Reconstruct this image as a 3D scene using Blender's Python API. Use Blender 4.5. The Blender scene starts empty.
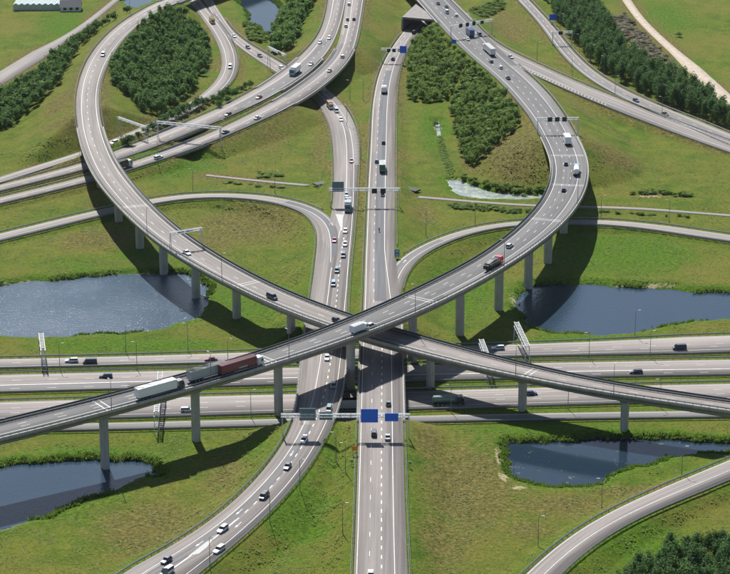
import bpy, math, random
import numpy as np
from mathutils import Vector, Matrix

random.seed(7)
RNG = np.random.default_rng(7)
SC = bpy.context.scene
COL = SC.collection
R = math.radians

# ---------------------------------------------------------------- camera, sky, sun, exposure
TH, FPX, HC, YC = R(19.0), 2471.0, 295.0, -900.0      # pitch, focal length (photo pixels), height, y of the aircraft
cam = bpy.data.cameras.new('camera')
cam.sensor_width = 36.0
cam.lens = 36.0 * FPX / 730.0
cam.clip_start, cam.clip_end = 5.0, 60000.0
co = bpy.data.objects.new('camera', cam)
co.location = (0, YC, HC)
co.rotation_euler = (math.pi / 2 - TH, 0, 0)
COL.objects.link(co)
SC.camera = co

SUN_EL, SUN_AZ = R(50.0), R(-14.0)                    # azimuth from +Y (away from the camera), negative = to the left
world = bpy.data.worlds.new('World')
SC.world = world
world.use_nodes = True
wn = world.node_tree
bg = wn.nodes['Background']
sky = wn.nodes.new('ShaderNodeTexSky')
sky.sky_type = 'NISHITA'
sky.sun_disc = False
sky.sun_elevation = SUN_EL
sky.sun_rotation = SUN_AZ
sky.altitude = 100
wn.links.new(sky.outputs[0], bg.inputs[0])
bg.inputs[1].default_value = 0.064
sl = bpy.data.lights.new('sun', 'SUN')
sl.energy = 5.0
sl.angle = R(0.53)
sl.color = (1.0, 0.975, 0.93)
so = bpy.data.objects.new('sun', sl)
so.rotation_euler = Vector((math.sin(SUN_AZ) * math.cos(SUN_EL), math.cos(SUN_AZ) * math.cos(SUN_EL), math.sin(SUN_EL))).to_track_quat('Z', 'Y').to_euler()
so.location = (0, 0, 400)
COL.objects.link(so)
vs = SC.view_settings
vs.view_transform = 'Standard'
vs.look = 'None'
vs.exposure = 0.78
vs.gamma = 1.0
vs.use_curve_mapping = False

# ---------------------------------------------------------------- helpers
def px(x, y, z=0.0):
    """Point of the world at height z that the aircraft sees at photo pixel (x, y)."""
    u, v = (x - 365.0) / FPX, (y - 287.0) / FPX
    d = (u, math.cos(TH) - v * math.sin(TH), -math.sin(TH) - v * math.cos(TH))
    t = (z - HC) / d[2]
    return np.array((d[0] * t, YC + d[1] * t, z))

def vnoise(x, y, scale, seed):
    tab = np.random.default_rng(seed).random((256, 256))
    X, Y = np.asarray(x) / scale, np.asarray(y) / scale
    xi, yi = np.floor(X).astype(int), np.floor(Y).astype(int)
    fx, fy = X - xi, Y - yi
    fx, fy = fx * fx * (3 - 2 * fx), fy * fy * (3 - 2 * fy)
    a, b = tab[xi % 256, yi % 256], tab[(xi + 1) % 256, yi % 256]
    c, d = tab[xi % 256, (yi + 1) % 256], tab[(xi + 1) % 256, (yi + 1) % 256]
    return (a * (1 - fx) + b * fx) * (1 - fy) + (c * (1 - fx) + d * fx) * fy

def fbm(x, y, scale, seed, octv=4):
    s, amp, tot = 0, 1.0, 0
    for i in range(octv):
        s = s + amp * vnoise(x, y, scale / 2 ** i, seed + i)
        tot += amp
        amp *= 0.55
    return s / tot

def mesh_np(name, V, F):
    """Mesh from an (n,3) vertex array and an (m,k) face array."""
    V, F = np.asarray(V, np.float32), np.asarray(F, np.int32)
    me = bpy.data.meshes.new(name)
    k = F.shape[1]
    me.vertices.add(len(V)); me.vertices.foreach_set('co', V.ravel())
    me.loops.add(F.size); me.loops.foreach_set('vertex_index', F.ravel())
    me.polygons.add(len(F)); me.polygons.foreach_set('loop_start', np.arange(0, F.size, k, dtype=np.int32))
    me.polygons.foreach_set('loop_total', np.full(len(F), k, np.int32))
    me.update(calc_edges=True)
    return me

class MB:
    """Collects simple solids and links them as one mesh object."""
    def __init__(self): self.v, self.f = [], []
    def add(self, vs_, fs_):
        o = len(self.v)
        self.v += [tuple(p) for p in vs_]
        self.f += [tuple(i + o for i in f) for f in fs_]
        return self
    def box(self, x0, x1, y0, y1, z0, z1, M=None):
        v = [(x0, y0, z0), (x1, y0, z0), (x1, y1, z0), (x0, y1, z0), (x0, y0, z1), (x1, y0, z1), (x1, y1, z1), (x0, y1, z1)]
        if M is not None: v = [M @ Vector(p) for p in v]
        return self.add(v, [(3, 2, 1, 0), (4, 5, 6, 7), (0, 1, 5, 4), (1, 2, 6, 5), (2, 3, 7, 6), (3, 0, 4, 7)])
    def bar(self, p, q, r, n=4, r2=None):
        p, q = Vector(p), Vector(q)
        d = (q - p).normalized()
        a = d.orthogonal().normalized(); b = d.cross(a)
        r2 = r if r2 is None else r2
        v = []
        for c, rr in ((p, r), (q, r2)):
            for i in range(n):
                t = 2 * math.pi * (i + .5) / n
                v.append(c + a * (math.cos(t) * rr) + b * (math.sin(t) * rr))
        f = [(i, (i + 1) % n, n + (i + 1) % n, n + i) for i in range(n)]
        f += [tuple(range(n - 1, -1, -1)), tuple(range(n, 2 * n))]
        return self.add(v, f)
    def loft(self, rings, cap=True):
        n = len(rings[0]); v = [p for r in rings for p in r]; f = []
        for k in range(len(rings) - 1):
            for i in range(n):
                f.append((k * n + i, k * n + (i + 1) % n, (k + 1) * n + (i + 1) % n, (k + 1) * n + i))
        if cap:
            f += [tuple(range(n - 1, -1, -1)), tuple((len(rings) - 1) * n + i for i in range(n))]
        return self.add(v, f)
    def prism(self, poly, z0, z1):
        n = len(poly)
        return self.add([(p[0], p[1], z0) for p in poly] + [(p[0], p[1], z1) for p in poly],
                        [(i, (i + 1) % n, n + (i + 1) % n, n + i) for i in range(n)] + [tuple(range(n - 1, -1, -1)), tuple(range(n, 2 * n))])
    def mesh(self, name, smooth=False):
        me = bpy.data.meshes.new(name)
        me.from_pydata(self.v, [], self.f)
        if smooth: me.polygons.foreach_set('use_smooth', [True] * len(me.polygons))
        me.update()
        return me
    def build(self, name, m, parent=None, smooth=False):
        return link(name, self.mesh(name, smooth), m, parent)

def link(name, me, m=None, parent=None):
    o = bpy.data.objects.new(name, me)
    if m is not None and me is not None:
        if len(me.materials) == 0: me.materials.append(m)
        elif me.materials[0] != m:
            o.material_slots[0].link = 'OBJECT'; o.material_slots[0].material = m
    COL.objects.link(o)
    o.parent = parent
    return o

def tag(o, label=None, cat=None, group=None, kind=None):
    if label: o['label'] = label
    if cat: o['category'] = cat
    if group: o['group'] = group
    if kind: o['kind'] = kind
    return o

def empty(name, loc=(0, 0, 0), M=None):
    o = bpy.data.objects.new(name, None)
    o.empty_display_size = 0.3
    if M is not None: o.matrix_world = M
    else: o.location = loc
    COL.objects.link(o)
    return o

# ---------------------------------------------------------------- materials
def newmat(name):
    m = bpy.data.materials.new(name); m.use_nodes = True
    nt = m.node_tree
    return m, nt, nt.nodes['Principled BSDF']

def nd(nt, t, **kw):
    n = nt.nodes.new(t)
    for k, v in kw.items():
        if k.startswith('i_'):
            n.inputs[k[2:].replace('_', ' ')].default_value = v
        else: setattr(n, k, v)
    return n

def ramp(nt, fac, stops):
    r = nt.nodes.new('ShaderNodeValToRGB')
    el = r.color_ramp.elements
    while len(el) > 1: el.remove(el[-1])
    el[0].position = stops[0][0]; el[0].color = (*stops[0][1], 1)
    for p, c in stops[1:]:
        e = el.new(p); e.color = (*c, 1)
    nt.links.new(fac, r.inputs[0])
    return r.outputs[0]

def mix(nt, fac, a, b, mode='MIX'):
    n = nt.nodes.new('ShaderNodeMix'); n.data_type = 'RGBA'; n.blend_type = mode
    for s, v in ((n.inputs[0], fac), (n.inputs[6], a), (n.inputs[7], b)):
        if isinstance(v, (int, float)): s.default_value = v
        elif isinstance(v, tuple): s.default_value = (*v, 1) if len(v) == 3 else v
        else: nt.links.new(v, s)
    return n.outputs[2]

def noise(nt, vec, scale, detail=4, rough=0.55):
    n = nd(nt, 'ShaderNodeTexNoise', i_Scale=scale, i_Detail=detail, i_Roughness=rough)
    if vec is not None: nt.links.new(vec, n.inputs['Vector'])
    return n.outputs[0]

def mapping(nt, vec, scale):
    n = nd(nt, 'ShaderNodeMapping'); n.inputs['Scale'].default_value = scale
    nt.links.new(vec, n.inputs['Vector'])
    return n.outputs[0]

def plain(name, col, rough=0.6, metal=0.0, var=0.12, scale=1.5, coat=0.0, spec=0.5):
    """A painted or bare surface with a little uneven dirt."""
    m, nt, b = newmat(name)
    tc = nd(nt, 'ShaderNodeTexCoord')
    n = noise(nt, tc.outputs['Object'], scale, 5)
    c = ramp(nt, n, [(0.3, tuple(v * (1 - var) for v in col)), (0.7, tuple(min(1, v * (1 + var)) for v in col))])
    nt.links.new(c, b.inputs['Base Color'])
    b.inputs['Roughness'].default_value = rough
    b.inputs['Metallic'].default_value = metal
    b.inputs['Coat Weight'].default_value = coat
    b.inputs['Specular IOR Level'].default_value = spec
    return m

def asphalt(name, col, track=0.32, tint=1.0):
    m, nt, b = newmat(name)
    uv = nd(nt, 'ShaderNodeUVMap'); uv.uv_map = 'UVMap'
    tc = nd(nt, 'ShaderNodeTexCoord')
    big = noise(nt, tc.outputs['Object'], 0.035, 3)
    streak = noise(nt, mapping(nt, uv.outputs[0], (1.1, 0.012, 1)), 1.0, 4)
    fine = noise(nt, tc.outputs['Object'], 2.2, 5, 0.7)
    patch = nd(nt, 'ShaderNodeTexVoronoi', i_Scale=1.0); patch.feature = 'F1'
    nt.links.new(mapping(nt, uv.outputs[0], (0.2, 0.017, 1)), patch.inputs['Vector'])
    c = ramp(nt, streak, [(0.3, tuple(v * (1 - track) for v in col)), (0.68, tuple(v * (1 + track * .7) for v in col))])
    c = mix(nt, 1.0, c, ramp(nt, big, [(0.35, (0.93, 0.93, 0.94)), (0.7, (1.06, 1.05, 1.04))]), 'MULTIPLY')
    sep = nd(nt, 'ShaderNodeSeparateColor'); nt.links.new(patch.outputs['Color'], sep.inputs[0])
    c = mix(nt, 1.0, c, ramp(nt, sep.outputs[0], [(0.0, (0.90, 0.90, 0.905)), (1.0, (1.08, 1.075, 1.07))]), 'MULTIPLY')
    f2 = ramp(nt, fine, [(0.25, (0.88, 0.88, 0.88)), (0.75, (1.08, 1.08, 1.08))])
    c = mix(nt, 1.0, c, f2, 'MULTIPLY')
    nt.links.new(c, b.inputs['Base Color'])
    b.inputs['Roughness'].default_value = 0.82
    b.inputs['Specular IOR Level'].default_value = 0.35
    bp = nd(nt, 'ShaderNodeBump', i_Strength=0.15, i_Distance=0.02); nt.links.new(fine, bp.inputs['Height'])
    nt.links.new(bp.outputs[0], b.inputs['Normal'])
    return m

def foliage(name, dark, light, scale=0.35, transl=0.25):
    m, nt, b = newmat(name)
    tc = nd(nt, 'ShaderNodeTexCoord'); oi = nd(nt, 'ShaderNodeObjectInfo'); ge = nd(nt, 'ShaderNodeNewGeometry')
    n = noise(nt, ge.outputs['Position'], scale, 4)
    n2 = noise(nt, ge.outputs['Position'], scale * 7, 2)
    s = nd(nt, 'ShaderNodeMath', operation='MULTIPLY_ADD'); s.inputs[1].default_value = 0.5
    nt.links.new(n2, s.inputs[0]); 
    h = nd(nt, 'ShaderNodeMath', operation='MULTIPLY'); h.inputs[1].default_value = 0.5
    nt.links.new(n, h.inputs[0]); nt.links.new(h.outputs[0], s.inputs[2])
    r = nd(nt, 'ShaderNodeMath', operation='MULTIPLY_ADD'); r.inputs[1].default_value = 0.22
    nt.links.new(oi.outputs['Random'], r.inputs[0]); nt.links.new(s.outputs[0], r.inputs[2])
    c = ramp(nt, r.outputs[0], [(0.40, dark), (0.64, light)])
    nt.links.new(c, b.inputs['Base Color'])
    b.inputs['Roughness'].default_value = 0.65
    b.inputs['Specular IOR Level'].default_value = 0.08
    tr = nd(nt, 'ShaderNodeBsdfTranslucent'); nt.links.new(c, tr.inputs[0])
    ms = nd(nt, 'ShaderNodeMixShader'); ms.inputs[0].default_value = transl
    nt.links.new(b.outputs[0], ms.inputs[1]); nt.links.new(tr.outputs[0], ms.inputs[2])
    nt.links.new(ms.outputs[0], nt.nodes['Material Output'].inputs[0])
    return m

M = {}
M['asphalt'] = asphalt('asphalt_pale', (0.176, 0.158, 0.147))
M['asphalt_grey'] = asphalt('asphalt_grey', (0.120, 0.115, 0.113))
M['asphalt_fly'] = asphalt('asphalt_flyover', (0.092, 0.091, 0.092))
M['asphalt_new'] = asphalt('asphalt_new', (0.082, 0.086, 0.094))
M['paint'] = plain('road_paint', (0.52, 0.52, 0.50), 0.6, var=0.2, scale=0.8)
M['joint'] = plain('joint_concrete', (0.30, 0.30, 0.29), 0.7)
M['concrete'] = plain('concrete', (0.30, 0.30, 0.285), 0.85, var=0.16, scale=0.35)
M['concrete_pale'] = plain('concrete_pale', (0.40, 0.39, 0.37), 0.85, var=0.14, scale=0.4)
def streaked(name, col):
    m, nt, b = newmat(name)
    tc = nd(nt, 'ShaderNodeTexCoord')
    n1 = noise(nt, mapping(nt, tc.outputs['Object'], (1.6, 1.6, .10)), 1.0, 5, .65)
    n2 = noise(nt, tc.outputs['Object'], .25, 4)
    c = ramp(nt, n1, [(.3, tuple(v * .72 for v in col)), (.62, col)])
    c = mix(nt, 1.0, c, ramp(nt, n2, [(.3, (.85, .85, .84)), (.7, (1.08, 1.07, 1.05))]), 'MULTIPLY')
    nt.links.new(c, b.inputs['Base Color']); b.inputs['Roughness'].default_value = .88
    return m
M['concrete'] = streaked('concrete', (0.30, 0.295, 0.28))
M['concrete_pale'] = streaked('concrete_pale', (0.41, 0.395, 0.37))
M['steel'] = plain('galvanised_steel', (0.20, 0.22, 0.22), 0.6, 0.3, var=0.12)
M['steel_dark'] = plain('weathered_steel', (0.07, 0.08, 0.085), 0.7, 0.2, var=0.15)
M['gantry'] = plain('gantry_paint', (0.52, 0.54, 0.56), 0.5, 0.1, var=0.06)
M['pole'] = plain('pole_zinc', (0.22, 0.23, 0.23), 0.5, 0.4)
M['sign_blue'] = plain('sign_blue', (0.008, 0.13, 0.68), 0.45, var=0.05)
M['sign_back'] = plain('sign_back', (0.13, 0.20, 0.21), 0.6, var=0.08)
M['sign_black'] = plain('matrix_black', (0.012, 0.013, 0.016), 0.4, var=0.05)
M['sign_orange'] = plain('sign_orange', (0.75, 0.25, 0.02), 0.5, var=0.05)
M['sign_teal'] = plain('sign_teal', (0.02, 0.22, 0.26), 0.5, var=0.05)
M['lamp_glass'] = plain('lamp_glass', (0.6, 0.6, 0.58), 0.3, var=0.03)
M['bark'] = plain('bark', (0.10, 0.08, 0.06), 0.9, var=0.3, scale=3)
M['dirt'] = plain('dirt_track', (0.34, 0.28, 0.22), 0.95, var=0.22, scale=0.4)
M['leaf_wood'] = foliage('leaf_thicket', (0.042, 0.096, 0.032), (0.135, 0.225, 0.058), 0.22, 0.45)
M['leaf_wood_light'] = foliage('leaf_thicket_light', (0.056, 0.116, 0.026), (0.170, 0.250, 0.054), 0.22, 0.45)
M['leaf_poplar'] = foliage('leaf_poplar', (0.028, 0.076, 0.030), (0.088, 0.165, 0.048), 0.3, 0.45)
M['leaf_shrub'] = foliage('leaf_shrub', (0.024, 0.066, 0.024), (0.08, 0.155, 0.042), 0.35, 0.4)
M['leaf_dry'] = foliage('leaf_dry', (0.055, 0.055, 0.036), (0.14, 0.125, 0.085))
M['reed'] = foliage('reed_green', (0.045, 0.085, 0.014), (0.12, 0.19, 0.03), 0.3, 0.45)
M['grass_tall'] = foliage('grass_tall', (0.042, 0.088, 0.009), (0.100, 0.145, 0.018), 0.25, 0.2)
M['grass_dry'] = foliage('grass_dry', (0.068, 0.068, 0.016), (0.165, 0.140, 0.050), 0.25, 0.2)

def ground_mat():
    m, nt, b = newmat('meadow')
    tc = nd(nt, 'ShaderNodeTexCoord'); P = tc.outputs['Object']
    big = noise(nt, P, 0.022, 4, 0.6)
    mid = noise(nt, P, 0.11, 5, 0.62)
    fine = noise(nt, P, 0.75, 5, 0.68)
    tuft = noise(nt, P, 2.4, 3, 0.7)
    rough = nd(nt, 'ShaderNodeAttribute', attribute_name='rough').outputs['Fac']
    lush = nd(nt, 'ShaderNodeAttribute', attribute_name='lush').outputs['Fac']
    sand = nd(nt, 'ShaderNodeAttribute', attribute_name='sand').outputs['Fac']
    g = ramp(nt, mid, [(0.28, (0.038, 0.078, 0.005)), (0.48, (0.068, 0.106, 0.008)), (0.70, (0.120, 0.136, 0.015))])
    g = mix(nt, ramp(nt, big, [(0.40, (0, 0, 0)), (0.62, (.7, .7, .7))]), g, (0.128, 0.118, 0.022))
    dry = ramp(nt, fine, [(0.30, (0.052, 0.054, 0.011)), (0.50, (0.100, 0.090, 0.022)), (0.72, (0.170, 0.142, 0.050))])
    gl = ramp(nt, fine, [(0.3, (0.036, 0.086, 0.003)), (0.7, (0.074, 0.136, 0.006))])
    def fac(a, nz, k0, k1):
        mm = nd(nt, 'ShaderNodeMath', operation='ADD'); nt.links.new(a, mm.inputs[0])
        s_ = nd(nt, 'ShaderNodeMath', operation='MULTIPLY_ADD'); nt.links.new(nz, s_.inputs[0]); s_.inputs[1].default_value = 1.5; s_.inputs[2].default_value = -0.75
        nt.links.new(s_.outputs[0], mm.inputs[1])
        mr = nd(nt, 'ShaderNodeMapRange'); mr.interpolation_type = 'SMOOTHSTEP'
        nt.links.new(mm.outputs[0], mr.inputs[0]); mr.inputs[1].default_value = k0; mr.inputs[2].default_value = k1
        return mr.outputs[0]
    pn = nd(nt, 'ShaderNodeMath', operation='MULTIPLY_ADD'); nt.links.new(fine, pn.inputs[0]); pn.inputs[1].default_value = .6
    pm = nd(nt, 'ShaderNodeMath', operation='MULTIPLY'); nt.links.new(mid, pm.inputs[0]); pm.inputs[1].default_value = .5; nt.links.new(pm.outputs[0], pn.inputs[2]); patchy = pn.outputs[0]
    c = mix(nt, fac(lush, mid, 0.15, 0.7), g, gl)
    c = mix(nt, fac(rough, patchy, 0.12, 0.74), c, dry)
    c = mix(nt, 1.0, c, ramp(nt, fine, [(0.28, (0.58, 0.62, 0.56)), (0.5, (1, 1, 1)), (0.75, (1.28, 1.22, 1.18))]), 'MULTIPLY')
    c = mix(nt, 1.0, c, ramp(nt, tuft, [(0.33, (0.62, 0.66, 0.60)), (0.67, (1.26, 1.22, 1.2))]), 'MULTIPLY')
    c = mix(nt, fac(sand, fine, 0.35, 0.7), c, ramp(nt, fine, [(0.3, (0.19, 0.16, 0.08)), (0.7, (0.34, 0.29, 0.18))]))
    nt.links.new(c, b.inputs['Base Color'])
    b.inputs['Roughness'].default_value = 0.95
    b.inputs['Specular IOR Level'].default_value = 0.1
    h = nd(nt, 'ShaderNodeMath', operation='ADD'); nt.links.new(fine, h.inputs[0]); nt.links.new(tuft, h.inputs[1])
    bp = nd(nt, 'ShaderNodeBump', i_Strength=0.85, i_Distance=0.42); nt.links.new(h.outputs[0], bp.inputs['Height'])
    nt.links.new(bp.outputs[0], b.inputs['Normal'])
    return m
M['ground'] = ground_mat()

def water_mat(name, col, ripple=0.5, rough=0.08, scum=None, wave=0.9, dist_=0.12):
    m, nt, b = newmat(name)
    tc = nd(nt, 'ShaderNodeTexCoord'); P = tc.outputs['Object']
    n1 = noise(nt, mapping(nt, P, (1, 0.6, 1)), wave, 4, 0.6)
    wind = noise(nt, P, 0.03, 3)
    if scum:
        s = noise(nt, P, 0.35, 5, 0.7)
        c = mix(nt, ramp(nt, s, [(scum[0], (0, 0, 0)), (scum[0] + 0.06, (1, 1, 1))]), col, scum[1])
        nt.links.new(c, b.inputs['Base Color'])
    else: b.inputs['Base Color'].default_value = (*col, 1)
    rr = nd(nt, 'ShaderNodeMapRange'); nt.links.new(wind, rr.inputs[0])
    rr.inputs[1].default_value, rr.inputs[2].default_value, rr.inputs[3].default_value, rr.inputs[4].default_value = 0.35, 0.65, rough, rough + 0.1
    nt.links.new(rr.outputs[0], b.inputs['Roughness'])
    b.inputs['IOR'].default_value = 1.33
    bp = nd(nt, 'ShaderNodeBump', i_Strength=ripple, i_Distance=dist_); nt.links.new(n1, bp.inputs['Height'])
    nt.links.new(bp.outputs[0], b.inputs['Normal'])
    return m
M['water'] = water_mat('pond_water', (0.020, 0.037, 0.058), 0.6, 0.07)
M['water_glitter'] = water_mat('glittering_water', (0.036, 0.060, 0.088), 1.0, 0.10, None, 1.7, 0.22)
M['water_still'] = water_mat('still_water', (0.012, 0.024, 0.038), 0.08, 0.03, (0.635, (0.13, 0.13, 0.06)))
M['water_scum'] = water_mat('duckweed_water', (0.17, 0.20, 0.20), 0.2, 0.15, (0.50, (0.30, 0.32, 0.22)))

# ---------------------------------------------------------------- roads as swept lines
def catmull(P, n):
    P = np.asarray(P, float)
    Q = np.vstack([2 * P[0] - P[1], P, 2 * P[-1] - P[-2]])
    d = np.linalg.norm(np.diff(Q[:, :2], axis=0), axis=1) ** 0.5
    t = np.concatenate([[0], np.cumsum(np.maximum(d, 1e-3))])
    out = []
    per = max(4, n // (len(P) - 1))
    for i in range(1, len(Q) - 2):
        t0, t1, t2, t3 = t[i - 1:i + 3]
        for u in np.linspace(t1, t2, per, endpoint=False):
            a1 = (t1 - u) / (t1 - t0) * Q[i - 1] + (u - t0) / (t1 - t0) * Q[i]
            a2 = (t2 - u) / (t2 - t1) * Q[i] + (u - t1) / (t2 - t1) * Q[i + 1]
            a3 = (t3 - u) / (t3 - t2) * Q[i + 1] + (u - t2) / (t3 - t2) * Q[i + 2]
            b1 = (t2 - u) / (t2 - t0) * a1 + (u - t0) / (t2 - t0) * a2
            b2 = (t3 - u) / (t3 - t1) * a2 + (u - t1) / (t3 - t1) * a3
            out.append((t2 - u) / (t2 - t1) * b1 + (u - t1) / (t2 - t1) * b2)
    out.append(Q[-2])
    return np.array(out)

def arclen(P): return np.concatenate([[0], np.cumsum(np.linalg.norm(np.diff(P[:, :2], axis=0), axis=1))])
def resample(P, n):
    s = arclen(P); t = np.linspace(0, s[-1], n)
    return np.stack([np.interp(t, s, P[:, k]) for k in range(P.shape[1])], 1)

def smooth(A, sig):
    k = int(max(1, 3 * sig)); k = min(k, len(A) - 1)
    w = np.exp(-0.5 * (np.arange(-k, k + 1) / sig) ** 2); w /= w.sum()
    A = np.asarray(A, float)
    if A.ndim == 1: A = A[:, None]; flat = True
    else: flat = False
    pre = 2 * A[0] - A[1:k + 1][::-1]; post = 2 * A[-1] - A[-k - 1:-1][::-1]
    B = np.vstack([pre, A, post])
    out = np.stack([np.convolve(B[:, j], w, 'valid') for j in range(A.shape[1])], 1)
    return out[:, 0] if flat else out

def zland(zl, x, y):
    """Height at a photo pixel from a polyline of (x, y, z) landmarks."""
    best, bz = 1e18, zl[0][2]
    for (x0, y0, z0), (x1, y1, z1) in zip(zl[:-1], zl[1:]):
        dx, dy = x1 - x0, y1 - y0
        t = max(0, min(1, ((x - x0) * dx + (y - y0) * dy) / (dx * dx + dy * dy)))
        d = (x - x0 - t * dx) ** 2 + (y - y0 - t * dy) ** 2
        if d < best: best, bz = d, z0 + t * (z1 - z0)
    return bz

STEP = 2.5
ROADS = {}
class Road:
    def __init__(self, key, a, b, zl, ext=(0, 0), lift=0.0, sig=7, wsig=9, bridges=()):
        A = np.array([px(x, y, zland(zl, x, y)) for x, y in a])
        B = np.array([px(x, y, zland(zl, x, y)) for x, y in b])
        A, B = resample(catmull(A, 300), 400), resample(catmull(B, 300), 400)
        C = (A + B) / 2
        n = max(12, int(arclen(C)[-1] / STEP))
        C = smooth(resample(C, n), sig)
        da = np.min(np.linalg.norm(C[:, None, :2] - A[None, :, :2], axis=2), axis=1)
        db = np.min(np.linalg.norm(C[:, None, :2] - B[None, :, :2], axis=2), axis=1)
        W = smooth(da + db, wsig)
        t0 = C[0] - C[3]; t0 /= np.linalg.norm(t0[:2]); t1 = C[-1] - C[-4]; t1 /= np.linalg.norm(t1[:2])
        t0[2] *= 0.3; t1[2] *= 0.3
        pre = [C[0] + t0 * STEP * k for k in range(int(ext[0] / STEP), 0, -1)]
        post = [C[-1] + t1 * STEP * k for k in range(1, int(ext[1] / STEP) + 1)]
        C = np.vstack([np.array(pre).reshape(-1, 3), C, np.array(post).reshape(-1, 3)])
        W = np.concatenate([np.full(len(pre), W[0]), W, np.full(len(post), W[-1])])
        C[:, 2] = smooth(C[:, 2], 9) + lift
        self.key, self.C, self.W, self.n = key, C, W, len(C)
        self.s = arclen(C)
        T = np.gradient(C, axis=0); T /= np.linalg.norm(T[:, :2], axis=1)[:, None]
        self.T = T
        N = np.stack([T[:, 1], -T[:, 0], np.zeros(len(T))], 1)          # right of travel
        mid = A[200] - C[np.argmin(np.linalg.norm(C[:, :2] - A[200, :2], axis=1))]
        if np.dot(N[np.argmin(np.linalg.norm(C[:, :2] - A[200, :2], axis=1))], mid) > 0: N = -N
        self.N = N                                                     # points from edge a to edge b
        self.br = []
        for p, q in bridges:
            s0 = 0 if p is None else self.s[self.near_px(*p)]
            s1 = self.s[-1] if q is None else self.s[self.near_px(*q)]
            self.br.append((s0, s1))
        ROADS[key] = self
    def near_px(self, x, y):
        best = None
        for _ in range(3):
            z = 0 if best is None else self.C[best, 2]
            p = px(x, y, z)
            best = int(np.argmin((self.C[:, 0] - p[0]) ** 2 + (self.C[:, 1] - p[1]) ** 2))
        return best
    def near_base(self, x, y, s0, s1):
        """sample whose foot on the ground is seen nearest to photo pixel (x, y)"""
        best, bk = 1e9, 0
        for k in range(self.n):
            if not s0 <= self.s[k] <= s1: continue
            d = Vector((self.C[k, 0], self.C[k, 1] - YC, -HC))
            dep = d.y * math.cos(TH) - d.z * math.sin(TH)
            u = 365 + FPX * d.x / dep; v = 287 - FPX * (d.y * math.sin(TH) + d.z * math.cos(TH)) / dep
            e = abs(u - x) + .35 * abs(v - y)
            if e < best: best, bk = e, k
        return bk
    def near(self, p): return int(np.argmin((self.C[:, 0] - p[0]) ** 2 + (self.C[:, 1] - p[1]) ** 2))
    def idx(self, s0, s1):
        i0, i1 = np.searchsorted(self.s, (s0, s1)); return max(0, i0), min(self.n - 1, i1)
    def at(self, s, f=0.5, off=0.0, dz=0.0):
        c = np.array([np.interp(s, self.s, self.C[:, k]) for k in range(3)])
        nn = np.array([np.interp(s, self.s, self.N[:, k]) for k in range(3)])
        w = np.interp(s, self.s, self.W)
        return c + nn * ((f - 0.5) * w + off) + np.array((0, 0, dz))
    def on_bridge(self, s): return any(a <= s <= b for a, b in self.br)
    def sweep(self, name, prof, m, parent=None, s0=None, s1=None, uv=False, closed=True, smooth_=False):
        """prof: list of (f, off, dz): fraction of the width from edge a, metres further to b, height over the surface."""
        i0, i1 = self.idx(0 if s0 is None else s0, self.s[-1] if s1 is None else s1)
        if i1 - i0 < 1: return None
        C, N, W = self.C[i0:i1 + 1], self.N[i0:i1 + 1], self.W[i0:i1 + 1]
        k = len(prof); V = []
        for f, off, dz in prof:
            lat = (np.asarray(f(self.s[i0:i1 + 1]) if callable(f) else f) - 0.5) * W + off
            q = C + N * lat[:, None]; q[:, 2] += dz
            V.append(q)
        V = np.stack(V, 1).reshape(-1, 3)
        r = i1 - i0 + 1
        F = []
        for j in range(k if closed else k - 1):
            j2 = (j + 1) % k
            a = np.arange(r - 1) * k
            F.append(np.stack([a + j, a + j2, a + k + j2, a + k + j], 1))
        F = np.concatenate(F)
        # face the outside: flip if N is to the left of travel
        me = mesh_np(name, V, F)
        if closed:
            import bmesh
            bm = bmesh.new(); bm.from_mesh(me); bm.verts.ensure_lookup_table()
            if k > 2:
                bm.faces.new([bm.verts[j] for j in range(k)]); bm.faces.new([bm.verts[(r - 1) * k + j] for j in range(k)])
            bmesh.ops.recalc_face_normals(bm, faces=bm.faces[:]); bm.to_mesh(me); bm.free()
        if uv:
            u = me.uv_layers.new(name='UVMap')
            vi = np.empty(len(me.loops), np.int32); me.loops.foreach_get('vertex_index', vi)
            sv = np.repeat(self.s[i0:i1 + 1], k)
            lat = np.stack([(p[0] if not callable(p[0]) else 0.5) * W + p[1] for p in prof], 1).reshape(-1)
            u.data.foreach_set('uv', np.stack([lat[vi], sv[vi]], 1).astype(np.float32).ravel())
        if smooth_: me.polygons.foreach_set('use_smooth', [True] * len(me.polygons))
        return link(name, me, m, parent)
    def strip(self, name, f, width, m, parent, dz=0.024, s0=None, s1=None):
        return self.sweep(name, [(f, -width / 2, dz), (f, width / 2, dz)], m, parent, s0, s1, uv=False, closed=False)
    def dashes(self, name, f, width, on, off, m, parent, dz=0.024, s0=None, s1=None, skew=0.0):
        s0 = 0 if s0 is None else s0; s1 = self.s[-1] if s1 is None else s1
        t = np.arange(s0 + 2, s1 - on, on + off)
        if len(t) == 0: return None
        V = []
        for ss, sg in ((t, -1), (t, 1), (t + on, 1), (t + on, -1)):
            s_ = ss + (skew if sg > 0 else 0)
            ff = f(s_) if callable(f) else f
            lat = (ff - 0.5) * np.interp(s_, self.s, self.W) + sg * width / 2
            q = np.stack([np.interp(s_, self.s, self.C[:, k]) for k in range(3)], 1) + np.stack([np.interp(s_, self.s, self.N[:, k]) for k in range(3)], 1) * lat[:, None]
            q[:, 2] += dz; V.append(q)
        V = np.stack(V, 1).reshape(-1, 3)
        return link(name, mesh_np(name, V, np.arange(len(V)).reshape(-1, 4)), m, parent)

def ft(road_len_pts):
    """fraction that changes along the road: list of (s, f)."""
    S, Fv = zip(*road_len_pts)
    return lambda s: np.interp(s, S, Fv)

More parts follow.
